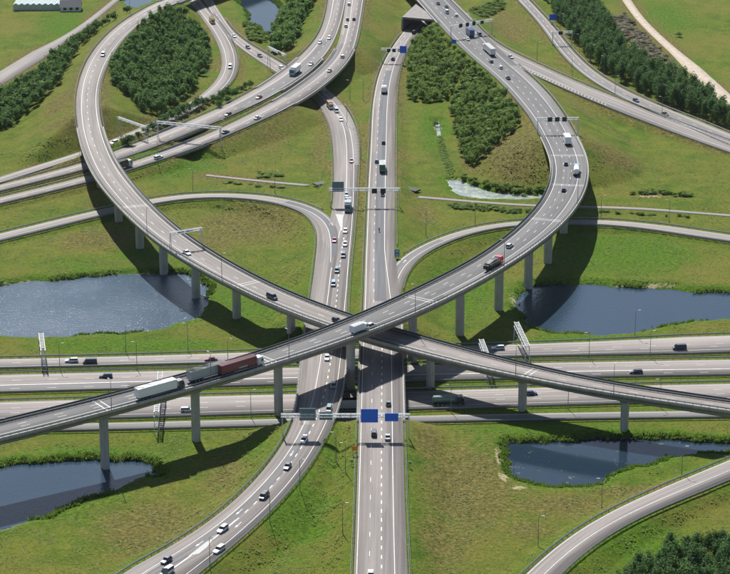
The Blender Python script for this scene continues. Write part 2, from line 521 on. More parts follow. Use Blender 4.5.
# ---- the traced edges (photo pixels) and heights of every road
UPPER = Road('upper',
    [(395, -25), (418, 0), (441.6, 27), (462, 49), (498, 79.5), (517, 101), (533, 120.5), (544, 142), (551, 156), (553.4, 170), (549, 189), (535, 211), (515, 231), (490, 252), (462, 268), (421, 288.5), (362.5, 315.5), (330, 329), (288.5, 344.5), (255.6, 356), (220, 366.5), (190.7, 375), (122, 393.5), (42.7, 414)],
    [(424, -25), (451, 0), (466, 15), (484, 33), (511, 59), (546, 90), (567, 118), (579, 142), (587, 157), (588, 175.6), (585, 192), (574, 211), (556, 230), (530, 250), (502, 268), (470, 286), (420, 311.5), (384, 326), (343, 340.5), (302, 354.5), (261, 367.5), (220, 379), (190.7, 387.5), (122, 407), (42.7, 428)],
    [(410, -25, 7.5), (434, 0, 7.6), (480, 50, 8.4), (530, 100, 10), (562, 130, 12), (570, 180, 15.5), (540, 225, 19.4), (480, 268, 20.5), (400, 306, 20.8), (260, 362, 20.4), (120, 401, 19.6), (42, 421, 18.6)],
    ext=(120, 110), bridges=[((410, -22), (452, 23)), ((557, 137), None)])
LOWER = Road('lower',
    [(205, -16), (162, 0), (130, 16.5), (108.5, 33), (92, 52), (81, 74), (76.5, 96), (76.5, 118), (81, 143), (86, 158), (93, 174), (106, 192), (125, 212.6), (147, 233), (169, 249.6), (193, 264), (220, 279), (253, 295.5), (286, 310.5), (316, 322), (350, 333.5), (396, 346.5), (435, 357.5), (476, 367.3), (517, 376.5), (555, 383.6), (609.6, 393.5), (688, 404.7)],
    [(232, -16), (185, 0), (155, 14), (136, 27), (119.5, 44), (106, 66), (99, 88), (99, 110), (103, 131.5), (108.5, 146), (113, 158), (125, 176), (144, 199), (163, 218), (182.5, 234), (204, 249.6), (240, 270.5), (255.6, 279.5), (288.5, 295), (329.6, 311), (349, 318), (390, 330), (426.6, 340), (462, 350), (503, 361), (555, 374), (609.6, 385), (688, 396.4)],
    [(205, -16, 6.8), (175, 5, 7), (110, 50, 8.6), (88, 100, 11), (92, 140, 13), (110, 175, 14.6), (160, 230, 15.8), (240, 275, 15.2), (340, 320, 14.2), (440, 350, 13.6), (540, 375, 13.2), (688, 400, 12.8)],
    ext=(120, 110), bridges=[(None, (176, 3)), ((90, 128), None)])
CRIGHT = Road('c_right',
    [(450, -14), (432, 4), (417, 18), (406, 29), (392.6, 46.6), (381.6, 66), (375, 88), (372, 110), (370.7, 140), (369, 167), (366.6, 222), (364, 290), (361, 360), (359, 424), (357.5, 479), (354, 574)],
    [(464, -10), (445, 8), (430, 22), (418, 33), (409, 44), (401, 63), (396.7, 82), (395.3, 110), (394.8, 140), (394.8, 200), (395.5, 260), (399.5, 292), (401.5, 360), (403, 424), (404.8, 506), (407.7, 574)],
    [(460, -12, 0.3), (410, 36, 0.3), (384, 90, 1.0), (383, 150, 2.4), (382, 220, 4.5), (381, 290, 6.1), (381, 360, 6.5), (381, 430, 6.3), (381, 500, 5), (381, 574, 3.5)],
    ext=(120, 110), bridges=[((382, 322), (381, 421))])
CLEFT = Road('c_left',
    [(300, 87), (318.6, 103), (329.6, 123), (333.3, 150), (333.7, 190), (332.5, 212), (327, 234), (318.5, 255), (313, 275), (310.5, 297), (306, 330), (302, 362), (298.5, 392), (296.7, 424), (283, 446), (261, 476), (220, 516), (204, 531), (163, 555.5), (125, 574)],
    [(318, 82), (338, 98.6), (354, 120.5), (358, 150), (356, 195), (352, 249.6), (347.5, 290), (346.5, 330), (346, 355), (343, 392), (331, 424), (318.6, 451), (296.7, 484), (261, 520), (220, 556), (199, 574)],
    [(310, 85, 0.3), (330, 108, 0.3), (345, 150, 1.5), (345, 215, 4.4), (332, 285, 6.1), (325, 360, 6.5), (314, 428, 6.3), (270, 495, 5), (160, 574, 3)],
    ext=(10, 130), bridges=[((330, 322), (316, 421))])
RAMP_F = Road('ramp_f',
    [(196, -14), (206, 4), (213, 16), (223, 31), (234, 44), (256, 59.5), (280, 74.5), (302, 89)],
    [(205, -14), (214, 3), (221, 13), (236, 35), (261, 50.7), (286, 66), (312, 80), (320, 84)],
    [(200, -14, 0.3), (330, 105, 0.3)], ext=(120, 0), lift=-0.02)
DONE = Road('d_one',
    [(333, -25), (328, 0), (325.5, 16.4), (318.6, 35.6), (305, 52), (288.5, 66.5), (269, 81), (247, 95), (220, 109), (188, 122), (155, 136.5), (113, 152.5), (84, 164.3), (42.7, 175)],
    [(351, -25), (346, 0), (343, 16), (338, 32), (329, 51), (315, 67), (296, 82), (270, 97), (247, 108.5), (220, 120.5), (190, 132.5), (150, 149.5), (122, 160), (85, 170.7), (42.7, 181)],
    [(335, 0, 8), (332, 30, 8), (295, 72, 7.5), (235, 110, 6), (150, 144, 3.6), (80, 168, 2), (42, 178, 1.5)],
    ext=(120, 110), bridges=[((309, 58), (268, 90)), ((196, 124), (166, 140))])
DTWO = Road('d_two',
    [(351, -25), (346, 0), (343.5, 20), (339.5, 38), (335, 53), (322, 68), (302, 83.5), (275, 101.5), (247, 116), (220, 129.5), (193, 142), (125, 164.5), (89, 176.5), (42.7, 188)],
    [(369, -25), (364, 0), (360.5, 22), (356, 44), (349, 60), (334, 76), (310, 95), (275, 114.5), (247, 127), (220, 138.5), (190, 151), (127.7, 171), (93.4, 182), (42.7, 194)],
    [(355, 0, 8), (350, 40, 8), (325, 78, 7.5), (260, 112, 6), (190, 146, 3.8), (90, 179, 2), (42, 191, 1.5)],
    ext=(120, 110), lift=-0.01, bridges=[((348, 50), (286, 104)), ((204, 141), (170, 155))])
RAMP_E = Road('ramp_e',
    [(181, -10), (197.5, 12), (210, 30), (220, 49), (222.5, 68.5), (214, 85), (193, 101), (163, 117.5), (130, 132), (108.5, 142), (75.6, 153.7), (42.7, 164)],
    [(193, -10), (210, 12), (227, 33), (237, 52), (238, 70), (228, 87.7), (204, 105.5), (171.5, 122.5), (133, 138), (112.6, 146.4), (79.7, 158), (42.7, 169)],
    [(190, -10, 0.5), (230, 70, 0.8), (120, 142, 1.2), (42, 166, 1.4)], ext=(100, 110))
RAMP_G = Road('ramp_g',
    [(42.7, 223.6), (81, 214), (106, 208.3), (149.6, 199), (193, 193.4), (240, 193.4), (261, 195), (297, 200), (321, 208.5), (333, 218), (338.5, 232), (336, 262), (331, 300), (327, 330)],
    [(42.7, 230.6), (81, 221), (117, 212.8), (155, 204), (193, 198.4), (240, 198.6), (258, 200.3), (288.5, 207), (307.7, 215.5), (316, 226), (317, 244), (314, 272), (310.5, 300), (306.5, 330)],
    [(42, 227, 1.0), (165, 200, 1.6), (260, 197, 2.8), (318, 214, 4.2), (326, 236, 5.0), (324, 268, 5.75), (320, 300, 6.25), (316, 330, 6.4)], ext=(110, 0), lift=-0.03, sig=4)
RAMP_H = Road('ramp_h',
    [(381, 318), (384.5, 285), (391, 266), (407, 252), (435, 238.8), (462, 230), (489.6, 223.8), (525, 220.8), (574, 219.6), (609.6, 220), (653, 223.6), (688, 229)],
    [(399, 318), (400.5, 291), (404.7, 277), (415.6, 260.8), (435, 248.3), (462, 237.4), (489.6, 230), (525, 226), (574, 224.3), (609.6, 225.6), (653, 230.3), (688, 236)],
    [(388, 318, 6.3), (392, 285, 5.95), (410, 256, 5.0), (460, 234, 3), (530, 224, 1.6), (688, 232, 1.0)], ext=(0, 110), lift=-0.03, sig=4)
RAMP_K = Road('ramp_k',
    [(462, 10), (480, 29), (500.5, 46), (527, 59), (568.5, 79), (609.6, 95.5), (651, 113), (688, 128.5)],
    [(448, 17), (468, 36), (492, 55), (520, 68), (544, 79), (568.5, 90), (604, 105.8), (637, 118.8), (688, 137)],
    [(455, 13, 7.7), (476, 33, 8.1), (500, 50, 8.3), (560, 82, 6.0), (620, 105, 3.2), (688, 133, 1.2)], ext=(0, 120), lift=-0.03)
ROAD_L = Road('road_l',
    [(497, -22), (518, 0), (541, 25), (560, 52), (582, 74), (609.6, 92), (642.5, 107.5), (688, 126)],
    [(509, -22), (529, 0), (550, 22), (569.5, 46.6), (591, 69), (618, 86.5), (651, 102), (688, 118)],
    [(518, 0, 1.5), (600, 80, 1.5), (688, 122, 1.0)], ext=(120, 120))
ROAD_Q = Road('road_q',
    [(495, 606), (524.7, 574), (555, 544.5), (582, 525), (623, 503.5), (664, 487.3), (688, 479.5)],
    [(530, 606), (557.5, 574), (577, 555.5), (609.6, 532), (651, 511), (688, 495)],
    [(500, 606, 3), (540, 574, 3), (688, 487, 2.6)], ext=(110, 110))
ROW1 = Road('row_one',
    [(42, 358), (150, 356), (204, 353.7), (300, 350), (400, 347.5), (500, 345), (582, 342.3), (637, 339.8), (688, 336.6)],
    [(42, 367.5), (150, 365.6), (218, 363), (300, 361), (400, 359), (530, 357), (600, 355.5), (688, 354)],
    [(42, 362, 0.3), (688, 346, 0.3)], ext=(120, 120), sig=12)
ROW2 = Road('row_two',
    [(42, 373.5), (190, 369.8), (350, 366), (555, 362.3), (688, 360)],
    [(42, 391.5), (122, 389.3), (350, 383), (609, 376.8), (688, 375.8)],
    [(42, 382, 0.3), (688, 368, 0.3)], ext=(120, 120), sig=12)
ROW3 = Road('row_three',
    [(42, 400.5), (171.5, 396.8), (240, 394.8), (411.5, 391), (517, 387.5), (688, 384.3)],
    [(42, 420.5), (171.5, 417), (240, 414.5), (411.5, 410), (517, 406.5), (688, 402)],
    [(42, 410, 0.3), (688, 393, 0.3)], ext=(120, 120), sig=12)
ROW4 = Road('row_four',
    [(42, 424.5), (171.5, 421.3), (240, 419.6), (411.5, 415.8), (580, 412), (688, 411)],
    [(42, 431.5), (171.5, 428.8), (240, 427), (411.5, 422.8), (580, 419), (688, 418)],
    [(42, 428, 0.3), (688, 415, 0.3)], ext=(120, 120), sig=12)
SERVICE = Road('service', [(42.7, 48.5), (78, 27), (112.6, 0), (140, -22)], [(42.7, 56), (86, 28), (119.5, 0), (147, -22)], [(42, 52, .15), (115, 0, .15)], ext=(100, 80))
TRACK = Road('track', [(617, -8), (634, 17), (650, 34), (671, 53), (688, 70)], [(626, -8), (641, 15), (657, 32), (679, 51), (697, 66)], [(622, 0, .12), (688, 66, .12)], ext=(80, 100))
PATHL = Road('path_l', [(206, 174.3), (240, 178), (275, 182.3), (309, 184.5)], [(206, 176), (240, 180), (275, 184.2), (309, 186.6)], [(206, 175, .12), (309, 185, .12)], ext=(0, 0))
PATHR = Road('path_r', [(418, 196), (460, 199.6), (500, 203), (545, 206.3), (600, 205.6), (650, 207), (688, 211.2)], [(418, 198), (460, 201.6), (500, 205), (545, 208.6), (600, 207.8), (650, 209.2), (688, 213.4)], [(418, 197, .12), (688, 210, .12)], ext=(0, 100))
GROUND_ROADS = list(ROADS.values())
EMB_SLOPE = 0.42

# ---------------------------------------------------------------- ponds (photo pixels of the shoreline at water level)
WZ = -1.2
POND_PX = {
    'left': [(-40, 287), (0, 285), (42.7, 281), (75, 278), (106, 275.6), (130, 274), (165, 273.5), (190, 274.5), (203, 280), (209, 290), (209, 300), (203, 311), (190, 320), (165, 328), (140, 332), (100, 335), (42.7, 337), (0, 337), (-40, 337)],
    'right': [(526, 287), (545, 284), (575, 285), (610, 286), (645, 288.5), (690, 291.5), (740, 294), (770, 296), (770, 318), (735, 319), (690, 322), (655, 329), (625, 333.5), (595, 335), (565, 334), (540, 330), (524, 322), (517, 312), (517, 299)],
    'low_left': [(-40, 472), (0, 466), (42.7, 461.5), (81, 459.6), (122, 459.6), (150, 462), (160, 468.5), (158, 475), (144, 477.5), (130, 483), (114, 491), (95, 497), (65, 510), (42.7, 518.5), (0, 530), (-40, 535)],
    'low_right': [(503, 445.5), (520, 443), (545, 441.5), (582, 439.5), (618, 438), (656, 438), (690, 440.4), (730, 442), (770, 444), (770, 455), (730, 453), (690, 454), (664, 461), (640, 466), (620, 473), (604, 481), (587.7, 485.6), (563, 488), (535, 485.5), (514, 478), (507.5, 466), (503.5, 454)],
    'marsh': [(450, 180), (460, 181), (472, 185.5), (490, 192), (517, 194.8), (546, 195.5), (540, 198.5), (511.5, 199.5), (476, 198.2), (460, 195), (452, 189)],
    'ditch': [(435, 121.5), (437.5, 121.5), (439.5, 129), (440.5, 136), (438.5, 136.5), (436.5, 129)],
    'far': [(236, -12), (248, -8), (260, -4), (272, 0), (281, 8), (279, 18), (274, 24), (272, 34), (265, 35), (258, 26), (250, 22), (247, 12), (238, 2)],
    'corner': [(124, -8), (150, -14), (160, -6), (146, 4), (133, 8)],
}
def closed_curve(P, n=240, jit=0.5, seed=1):
    P = np.array([px(x, y, WZ)[:2] for x, y in P])
    Q = np.vstack([P[-2:], P, P[:3]])
    C = catmull(np.hstack([Q, np.zeros((len(Q), 1))]), 12 * len(Q))[:, :2]
    per = max(4, (12 * len(Q)) // (len(Q) - 1))
    C = C[2 * per: (2 + len(P)) * per]
    C = np.vstack([C, C[:1]])
    C = resample(C, n + 1)[:-1]
    k = np.arange(n)
    ph = RNG.random(8) * 6.28
    for f, a in ((9, 1.0), (17, .8), (31, .5), (53, .4)):
        C[:, 0] += jit * a * np.sin(k / n * 6.283 * f + ph[f % 8]); C[:, 1] += jit * a * np.cos(k / n * 6.283 * f + ph[(f + 3) % 8])
    return C
PONDS = {k: closed_curve(v, jit=(0.35 if k in ('marsh', 'far', 'corner') else 0.1 if k == 'ditch' else 0.6)) for k, v in POND_PX.items()}

def sdist(X, Y, poly):
    """Signed distance to a closed polygon, negative inside."""
    x0, y0 = poly[:, 0], poly[:, 1]; x1, y1 = np.roll(x0, -1), np.roll(y0, -1)
    best = np.full(X.shape, 1e18); ins = np.zeros(X.shape, bool)
    for a, b, c, d in zip(x0, y0, x1, y1):
        dx, dy = c - a, d - b
        t = np.clip(((X - a) * dx + (Y - b) * dy) / (dx * dx + dy * dy + 1e-12), 0, 1)
        best = np.minimum(best, (X - a - t * dx) ** 2 + (Y - b - t * dy) ** 2)
        cond = ((b > Y) != (d > Y))
        with np.errstate(divide='ignore', invalid='ignore'):
            ins ^= cond & (X < (c - a) * (Y - b) / (d - b) + a)
    r = np.sqrt(best)
    return np.where(ins, -r, r)

# ---------------------------------------------------------------- ground: one sheet, fine in view, coarse to the horizon
def axis(lo, hi, st, far):
    a = np.arange(lo, hi + st / 2, st); out = [a]
    g, p, q, L, Rr = st, lo, hi, [], []
    while p > -far:
        g *= 1.45; p -= g; L.append(p)
    g = st
    while q < far:
        g *= 1.45; q += g; Rr.append(q)
    return np.concatenate([np.array(L[::-1]), a, np.array(Rr)])
gx = axis(-255, 255, 1.5, 9000.0)
gy = axis(-345, 545, 1.6, 9000.0)
NX, NY = len(gx), len(gy)
X, Y = np.meshgrid(gx, gy, indexing='ij')
base = (fbm(X, Y, 40, 11) - 0.5) * 1.1 + (fbm(X, Y, 7, 21, 3) - 0.5) * 0.35
# distance to the nearest road edge, embankments and cuttings
dist = np.full(X.shape, 60.0)
Hemb = np.full(X.shape, -1e9)
Hcut = np.full(X.shape, 1e9)
def window(c, r):
    i0, i1 = np.searchsorted(gx, (c[0] - r, c[0] + r)); j0, j1 = np.searchsorted(gy, (c[1] - r, c[1] + r))
    return slice(i0, i1), slice(j0, j1)
for rd in GROUND_ROADS:
    for i in range(rd.n):
        c, w = rd.C[i], rd.W[i] / 2
        br = rd.on_bridge(rd.s[i])
        if br and c[2] > 3: continue
        rad = w + 2 + max(12.0, c[2] / EMB_SLOPE + 6)
        sx, sy = window(c, rad)
        d = np.hypot(X[sx, sy] - c[0], Y[sx, sy] - c[1])
        e = d - w - 1.6
        dist[sx, sy] = np.minimum(dist[sx, sy], e)
        top = c[2] - (0.10 if c[2] < 0.2 else 0.30)
        if c[2] > 0.6:
            Hemb[sx, sy] = np.maximum(Hemb[sx, sy], top - EMB_SLOPE * np.maximum(0, e))
        Hcut[sx, sy] = np.minimum(Hcut[sx, sy], top + 0.75 * np.maximum(0, d - w - 0.9))
flat = np.clip((dist - 1.0) / 9.0, 0, 1)
Z = base * flat
soft = np.maximum(Z, Hemb)
Z = np.where(Hemb > -1e8, np.maximum(Z, Hemb + (fbm(X, Y, 5, 31, 2) - 0.5) * 0.4 * flat), Z)
Z = np.minimum(Z, Hcut)
pd = np.full(X.shape, 1e6)
SD = {}
for k, poly in PONDS.items():
    lo, hi = poly.min(0) - 25, poly.max(0) + 25
    i0, i1 = np.searchsorted(gx, (lo[0], hi[0])); j0, j1 = np.searchsorted(gy, (lo[1], hi[1]))
    sd = sdist(X[i0:i1, j0:j1], Y[i0:i1, j0:j1], poly)
    bank = WZ + np.where(sd > 0, 0.38 * sd, 0.6 * np.maximum(sd, -4))
    Z[i0:i1, j0:j1] = np.minimum(Z[i0:i1, j0:j1], bank)
    pd[i0:i1, j0:j1] = np.minimum(pd[i0:i1, j0:j1], sd)
# small ditch up from the marsh
def gz(x, y):
    i = int(np.clip(np.searchsorted(gx, x) - 1, 0, NX - 2)); j = int(np.clip(np.searchsorted(gy, y) - 1, 0, NY - 2))
    fx, fy = (x - gx[i]) / (gx[i + 1] - gx[i]), (y - gy[j]) / (gy[j + 1] - gy[j])
    return float((Z[i, j] * (1 - fx) + Z[i + 1, j] * fx) * (1 - fy) + (Z[i, j + 1] * (1 - fx) + Z[i + 1, j + 1] * fx) * fy)

def blob(lst):
    out = np.zeros(X.shape)
    for cx, cy, rx, ry, v in lst:
        c = px(cx, cy, 0); e = px(cx + rx, cy, 0); t = px(cx, cy - ry, 0); b_ = px(cx, cy + ry, 0)
        wx = e[0] - c[0]; wy = (t[1] - b_[1]) / 2
        g = np.exp(-((X - c[0]) / wx) ** 2 - ((Y - (t[1] + b_[1]) / 2) / wy) ** 2)
        out = np.maximum(out, v * g)
    return out
rough = blob([(150, 530, 60, 30, .8), (225, 478, 25, 30, .6), (470, 490, 45, 45, .95), (445, 545, 30, 30, .7), (430, 450, 18, 25, .7), (560, 505, 60, 12, .8), (530, 530, 30, 14, .6), (640, 492, 45, 8, .8),
              (250, 225, 50, 16, 1.0), (215, 240, 25, 12, .7), (85, 240, 25, 9, .9), (105, 238, 20, 10, .9), (515, 168, 28, 18, 1.0), (500, 150, 20, 10, .8), (615, 168, 30, 9, .8), (510, 28, 22, 18, .9), (480, 14, 14, 9, .4),
              (60, 120, 16, 12, .9), (60, 143, 20, 6, .7), (270, 140, 30, 18, .5), (320, 150, 10, 25, .6), (425, 215, 14, 14, .6), (580, 120, 20, 5, .6), (560, 70, 30, 10, .4), (640, 30, 25, 18, .7), (360, 200, 3, 80, .9), (500, 115, 6, 20, .5), (530, 150, 10, 14, .9), (655, 196, 18, 3, .6), (95, 205, 20, 5, .5), (352, 445, 3, 30, .5)])
lush = blob([(180, 165, 45, 12, .9), (460, 290, 40, 28, 1.0), (620, 255, 80, 22, 1.0), (640, 545, 60, 22, .9), (295, 520, 45, 45, .8), (130, 345, 110, 8, 1.0), (600, 340, 110, 5, 1.0), (250, 300, 40, 25, 1.0), (250, 455, 25, 20, .7), (90, 455, 60, 12, 1.0), (480, 450, 12, 20, .9), (430, 130, 12, 30, .7),
             (65, 25, 30, 14, .9), (60, 512, 50, 14, .6), (110, 500, 50, 14, .5), (140, 255, 30, 9, .8), (330, 470, 14, 30, .5), (560, 430, 120, 7, .9), (660, 20, 40, 20, .8), (80, 263, 50, 8, .7), (440, 100, 8, 40, .5), (610, 200, 60, 3, .6)])
sand = blob([(522, 441.5, 16, 1.6, 1.0), (499, 454, 3, 14, 1.1), (503, 476, 5, 6, 1.0), (518, 488, 12, 2.5, .8), (640, 284.5, 45, 1.6, .85), (512, 297, 3, 9, .8), (545, 326, 18, 2, .6), (60, 67, 8, 3, .0), (650, 196, 14, 1.5, .9), (645, 457, 14, 2, .7)])
sand = np.maximum(sand, np.clip(1.0 - np.abs(pd - 0.4) / 1.2, 0, 1) * (vnoise(X, Y, 9, 77) > 0.62) * 0.8)
rough = np.maximum(rough, np.clip(1 - dist / 6, 0, 1) * .62 * (fbm(X, Y, 25, 41, 2) > .42) * np.clip((Y - 20) / 80, 0, 1))
rough = rough * (pd > 2)
def trail(P, w=2.2):
    return [(x, y, w, w * .6, .95) for (x0, y0), (x1, y1) in zip(P[:-1], P[1:]) for x, y in [(x0 + (x1 - x0) * t, y0 + (y1 - y0) * t) for t in np.linspace(0, 1, 9)]]
rough = np.maximum(rough, blob(trail([(580, 118), (600, 128), (618, 137), (640, 146)]) + trail([(455, 108), (459, 140), (465, 168), (480, 172)], 3) + trail([(404, 60), (402, 100), (400, 130)], 1.6) + trail([(500, 70), (520, 90), (540, 118)], 2.5) + trail([(88, 262), (120, 262), (150, 262)], 1.5)))
lush = np.maximum(lush, np.clip(1 - (pd - 1) / 7, 0, 1) * 0.8)
lush = np.maximum(lush, np.clip(1.2 - dist / 4.0, 0, 1) * 0.35)
idx = np.arange(NX * NY).reshape(NX, NY)
gm = mesh_np('ground', np.stack([X.ravel(), Y.ravel(), Z.ravel()], 1), np.stack([idx[:-1, :-1], idx[1:, :-1], idx[1:, 1:], idx[:-1, 1:]], -1).reshape(-1, 4))
gm.polygons.foreach_set('use_smooth', [True] * len(gm.polygons))
for nm, arr in (('rough', rough), ('lush', lush), ('sand', sand)):
    gm.attributes.new(nm, 'FLOAT', 'POINT').data.foreach_set('value', arr.ravel().astype(np.float32))
tag(link('ground', gm, M['ground']), kind='structure')

# ---------------------------------------------------------------- water
for k, poly in PONDS.items():
    c = poly.mean(0)
    out = []
    nxt, prv = np.roll(poly, -1, 0), np.roll(poly, 1, 0)
    t = nxt - prv; nrm = np.stack([t[:, 1], -t[:, 0]], 1); nrm /= np.linalg.norm(nrm, axis=1)[:, None] + 1e-9
    area = 0.5 * np.sum(poly[:, 0] * nxt[:, 1] - nxt[:, 0] * poly[:, 1])
    out = poly + nrm * (1.6 if area > 0 else -1.6)
    me = bpy.data.meshes.new('pond_water'); me.from_pydata([(p[0], p[1], WZ) for p in out], [], [tuple(range(len(out)))]); me.update()
    if me.polygons[0].normal.z < 0: me.flip_normals()
    o = link('pond_water', me, M['water_scum'] if k in ('marsh', 'ditch') else M['water_still'] if k in ('low_right', 'far') else M['water_glitter'] if k == 'left' else M['water'])
    tag(o, kind='structure')

# ---------------------------------------------------------------- road surfaces, markings
def surface(rd, name, m, lines, patches=(), structure=True, skirt=0.28, parent=None):
    o = rd.sweep(name, [(0, 0, 0), (1, 0, 0), (1, 0.02, -skirt), (0, -0.02, -skirt)], m, parent, uv=True)
    if structure and parent is None: tag(o, kind='structure')
    for f0, f1, p, q, mm in patches:
        s0 = 0 if p is None else rd.s[rd.near_px(*p)]; s1 = rd.s[-1] if q is None else rd.s[rd.near_px(*q)]
        if isinstance(f0, list): f0, f1 = (ft([(rd.s[rd.near_px(*pt)], v) for pt, v in ff]) for ff in (f0, f1))
        rd.sweep('resurfaced_lane', [(f0, 0, 0.012), (f1, 0, 0.012)], M[mm], o, min(s0, s1), max(s0, s1), uv=True, closed=False)
    for ln in lines:
        kind, f = ln[0], ln[1]
        p, q = (ln[2], ln[3]) if len(ln) > 3 else (None, None)
        s0 = None if p is None else rd.s[rd.near_px(*p)]; s1 = None if q is None else rd.s[rd.near_px(*q)]
        if isinstance(f, list): f = ft([(rd.s[rd.near_px(*pt)], v) for pt, v in f])
        if kind == 'solid': x = rd.strip('edge_line', f, 0.16, M['paint'], o, s0=s0, s1=s1)
        elif kind == 'wide': x = rd.strip('edge_line', f, 0.40, M['paint'], o, s0=s0, s1=s1)
        elif kind == 'dash': x = rd.dashes('lane_dashes', f, 0.15, 3.0, 9.0, M['paint'], o, s0=s0, s1=s1)
        elif kind == 'block': x = rd.dashes('block_dashes', f, 0.28, 2.2, 3.6, M['paint'], o, s0=s0, s1=s1)
        elif kind == 'chev': x = rd.dashes('chevron_marking', f, ln[4], 0.6, 1.9, M['joint'], o, s0=s0, s1=s1, skew=1.4)
        if x is not None and kind in ('dash', 'block', 'chev'): x['kind'] = 'stuff'
    return o

SURF = {}
SURF['c_right'] = surface(CRIGHT, 'motorway', M['asphalt'],
    [('solid', .05), ('dash', .285), ('block', .515, (381, 318), None), ('solid', [((383, 60), .64), ((383, 250), .64), ((383, 300), .75), ((381, 574), .76)])],
    [(.30, .63, (384, 70), (382, 300), 'asphalt_new')])
SURF['c_left'] = surface(CLEFT, 'motorway', M['asphalt'],
    [('solid', [((330, 108), .45), ((345, 130), .54), ((345, 200), .55), ((335, 250), .46), ((332, 290), .48), ((325, 360), .42), ((314, 430), .30), ((270, 495), .27), ((160, 574), .25)]),
     ('block', [((338, 240), .68), ((332, 290), .72), ((325, 360), .66), ((314, 430), .55), ((270, 495), .52), ((180, 560), .5)], (338, 236), (215, 540)),
     ('solid', [((330, 108), .70), ((345, 150), .80), ((345, 215), .90), ((332, 285), .96), ((325, 360), .88), ((314, 430), .84), ((160, 574), .84)]),
     ('chev', [((335, 110), .84), ((345, 150), .92)], (335, 104), (345, 165), 3.2), ('wide', [((240, 515), .50), ((160, 574), .55)], (235, 520), None)],
    [(.30, .52, (318, 425), None, 'asphalt_grey')])
SURF['ramp_f'] = surface(RAMP_F, 'slip_road', M['asphalt'], [('solid', .14), ('dash', .45), ('solid', .82)])
SURF['d_one'] = surface(DONE, 'motorway_link', M['asphalt'], [('solid', .30), ('dash', .62), ('solid', .93)], [(.34, .90, (330, 40), (240, 108), 'asphalt_grey')])
SURF['d_two'] = surface(DTWO, 'motorway_link', M['asphalt'], [('solid', .38), ('dash', .67), ('solid', .92), ('chev', .10, (345, -6), (340, 34), 2.0)], [(.02, .36, (338, 44), (290, 98), 'asphalt_grey')])
SURF['ramp_e'] = surface(RAMP_E, 'slip_road', M['asphalt'], [('solid', .28), ('solid', .80)])
SURF['ramp_g'] = surface(RAMP_G, 'slip_road', M['asphalt'], [('solid', .14, None, (330, 226)), ('solid', [((250, 197), .62), ((300, 205), .60), ((322, 222), .46), ((328, 245), .34), ((326, 262), .26)], None, (326, 262))], [([((290, 200), .16), ((322, 222), .12), ((328, 250), .06)], [((290, 200), .60), ((322, 222), .45), ((328, 250), .30)], (290, 200), (328, 256), 'asphalt_new')])
SURF['ramp_h'] = surface(RAMP_H, 'slip_road', M['asphalt'], [('solid', .12), ('solid', .62)], [(.13, .60, (386, 300), (440, 240), 'asphalt_grey')])
SURF['ramp_k'] = surface(RAMP_K, 'slip_road', M['asphalt'], [('solid', .22), ('solid', .70, (492, 50), None), ('chev', .84, (508, 58), (610, 104), 1.6)])
SURF['road_l'] = surface(ROAD_L, 'link_road', M['asphalt'], [('solid', .16), ('dash', .5), ('solid', .84)], [(.18, .55, None, None, 'asphalt_grey')])
SURF['road_q'] = surface(ROAD_Q, 'slip_road', M['asphalt'], [('solid', .06), ('solid', .53)])
SURF['row_one'] = surface(ROW1, 'motorway', M['asphalt'], [('solid', .12), ('dash', .45), ('solid', .80), ('dash', .62, (560, 348), None)])
SURF['row_two'] = surface(ROW2, 'motorway', M['asphalt'], [('solid', .10), ('dash', .34), ('wide', .60), ('dash', .80), ('solid', .95)], [(.62, .94, None, (130, 385), 'asphalt_grey')])
SURF['row_three'] = surface(ROW3, 'motorway', M['asphalt'], [('solid', .10), ('dash', .34), ('dash', .58), ('solid', .82)])
SURF['row_four'] = surface(ROW4, 'parallel_road', M['asphalt_grey'], [('solid', .12), ('solid', .88)])
SURF['service'] = surface(SERVICE, 'service_road', M['asphalt'], [])
SURF['track'] = surface(TRACK, 'dirt_track', M['dirt'], [], skirt=.15)
SURF['path_l'] = surface(PATHL, 'cycle_path', M['asphalt'], [], skirt=.15)
SURF['path_r'] = surface(PATHR, 'cycle_path', M['asphalt'], [], skirt=.15)

gore = MB().add([np.array(px(x, y, zland([(345, 205, 4.07), (345, 232, 4.8)], x, y) + .05)) for x, y in ((335.5, 214), (343.2, 214.5), (342.3, 231), (341.6, 231))], [(0, 1, 2, 3)]).build('gore_marking', M['joint'], SURF['c_left'])
def on_road(rd, pts, name, m, lift=.03):
    V = []
    for x, y in pts:
        p = px(x, y, 3)
        for _ in range(4): p = px(x, y, rd.C[rd.near(p), 2] + lift)
        V.append(p)
    return MB().add(V, [tuple(range(len(V)))]).build(name, m, SURF[rd.key])
on_road(CLEFT, [(188, 556), (206, 542), (214, 538), (207, 547), (199, 553.5)], 'gore_marking', M['joint'])
def arrow(rd, s, f):
    sh = []
    for ds, df in ((-2.0, -.09), (.5, -.09), (.5, -.38), (2.1, 0), (.5, .38), (.5, .09), (-2.0, .09)):
        sh.append(rd.at(s + ds, f, df, .03))
    MB().add(sh, [tuple(range(7))]).build('arrow_marking', M['paint'], SURF[rd.key])
for x, y, f in ((236, 512, .38), (236, 525, .66), (196, 541, .40), (330, 352, .56), (300, 455, .40)):
    arrow(CLEFT, CLEFT.s[CLEFT.near_px(x, y)], f)
arrow(RAMP_H, RAMP_H.s[RAMP_H.near_px(389, 283)], .36); arrow(RAMP_H, RAMP_H.s[RAMP_H.near_px(404, 262)], .36)
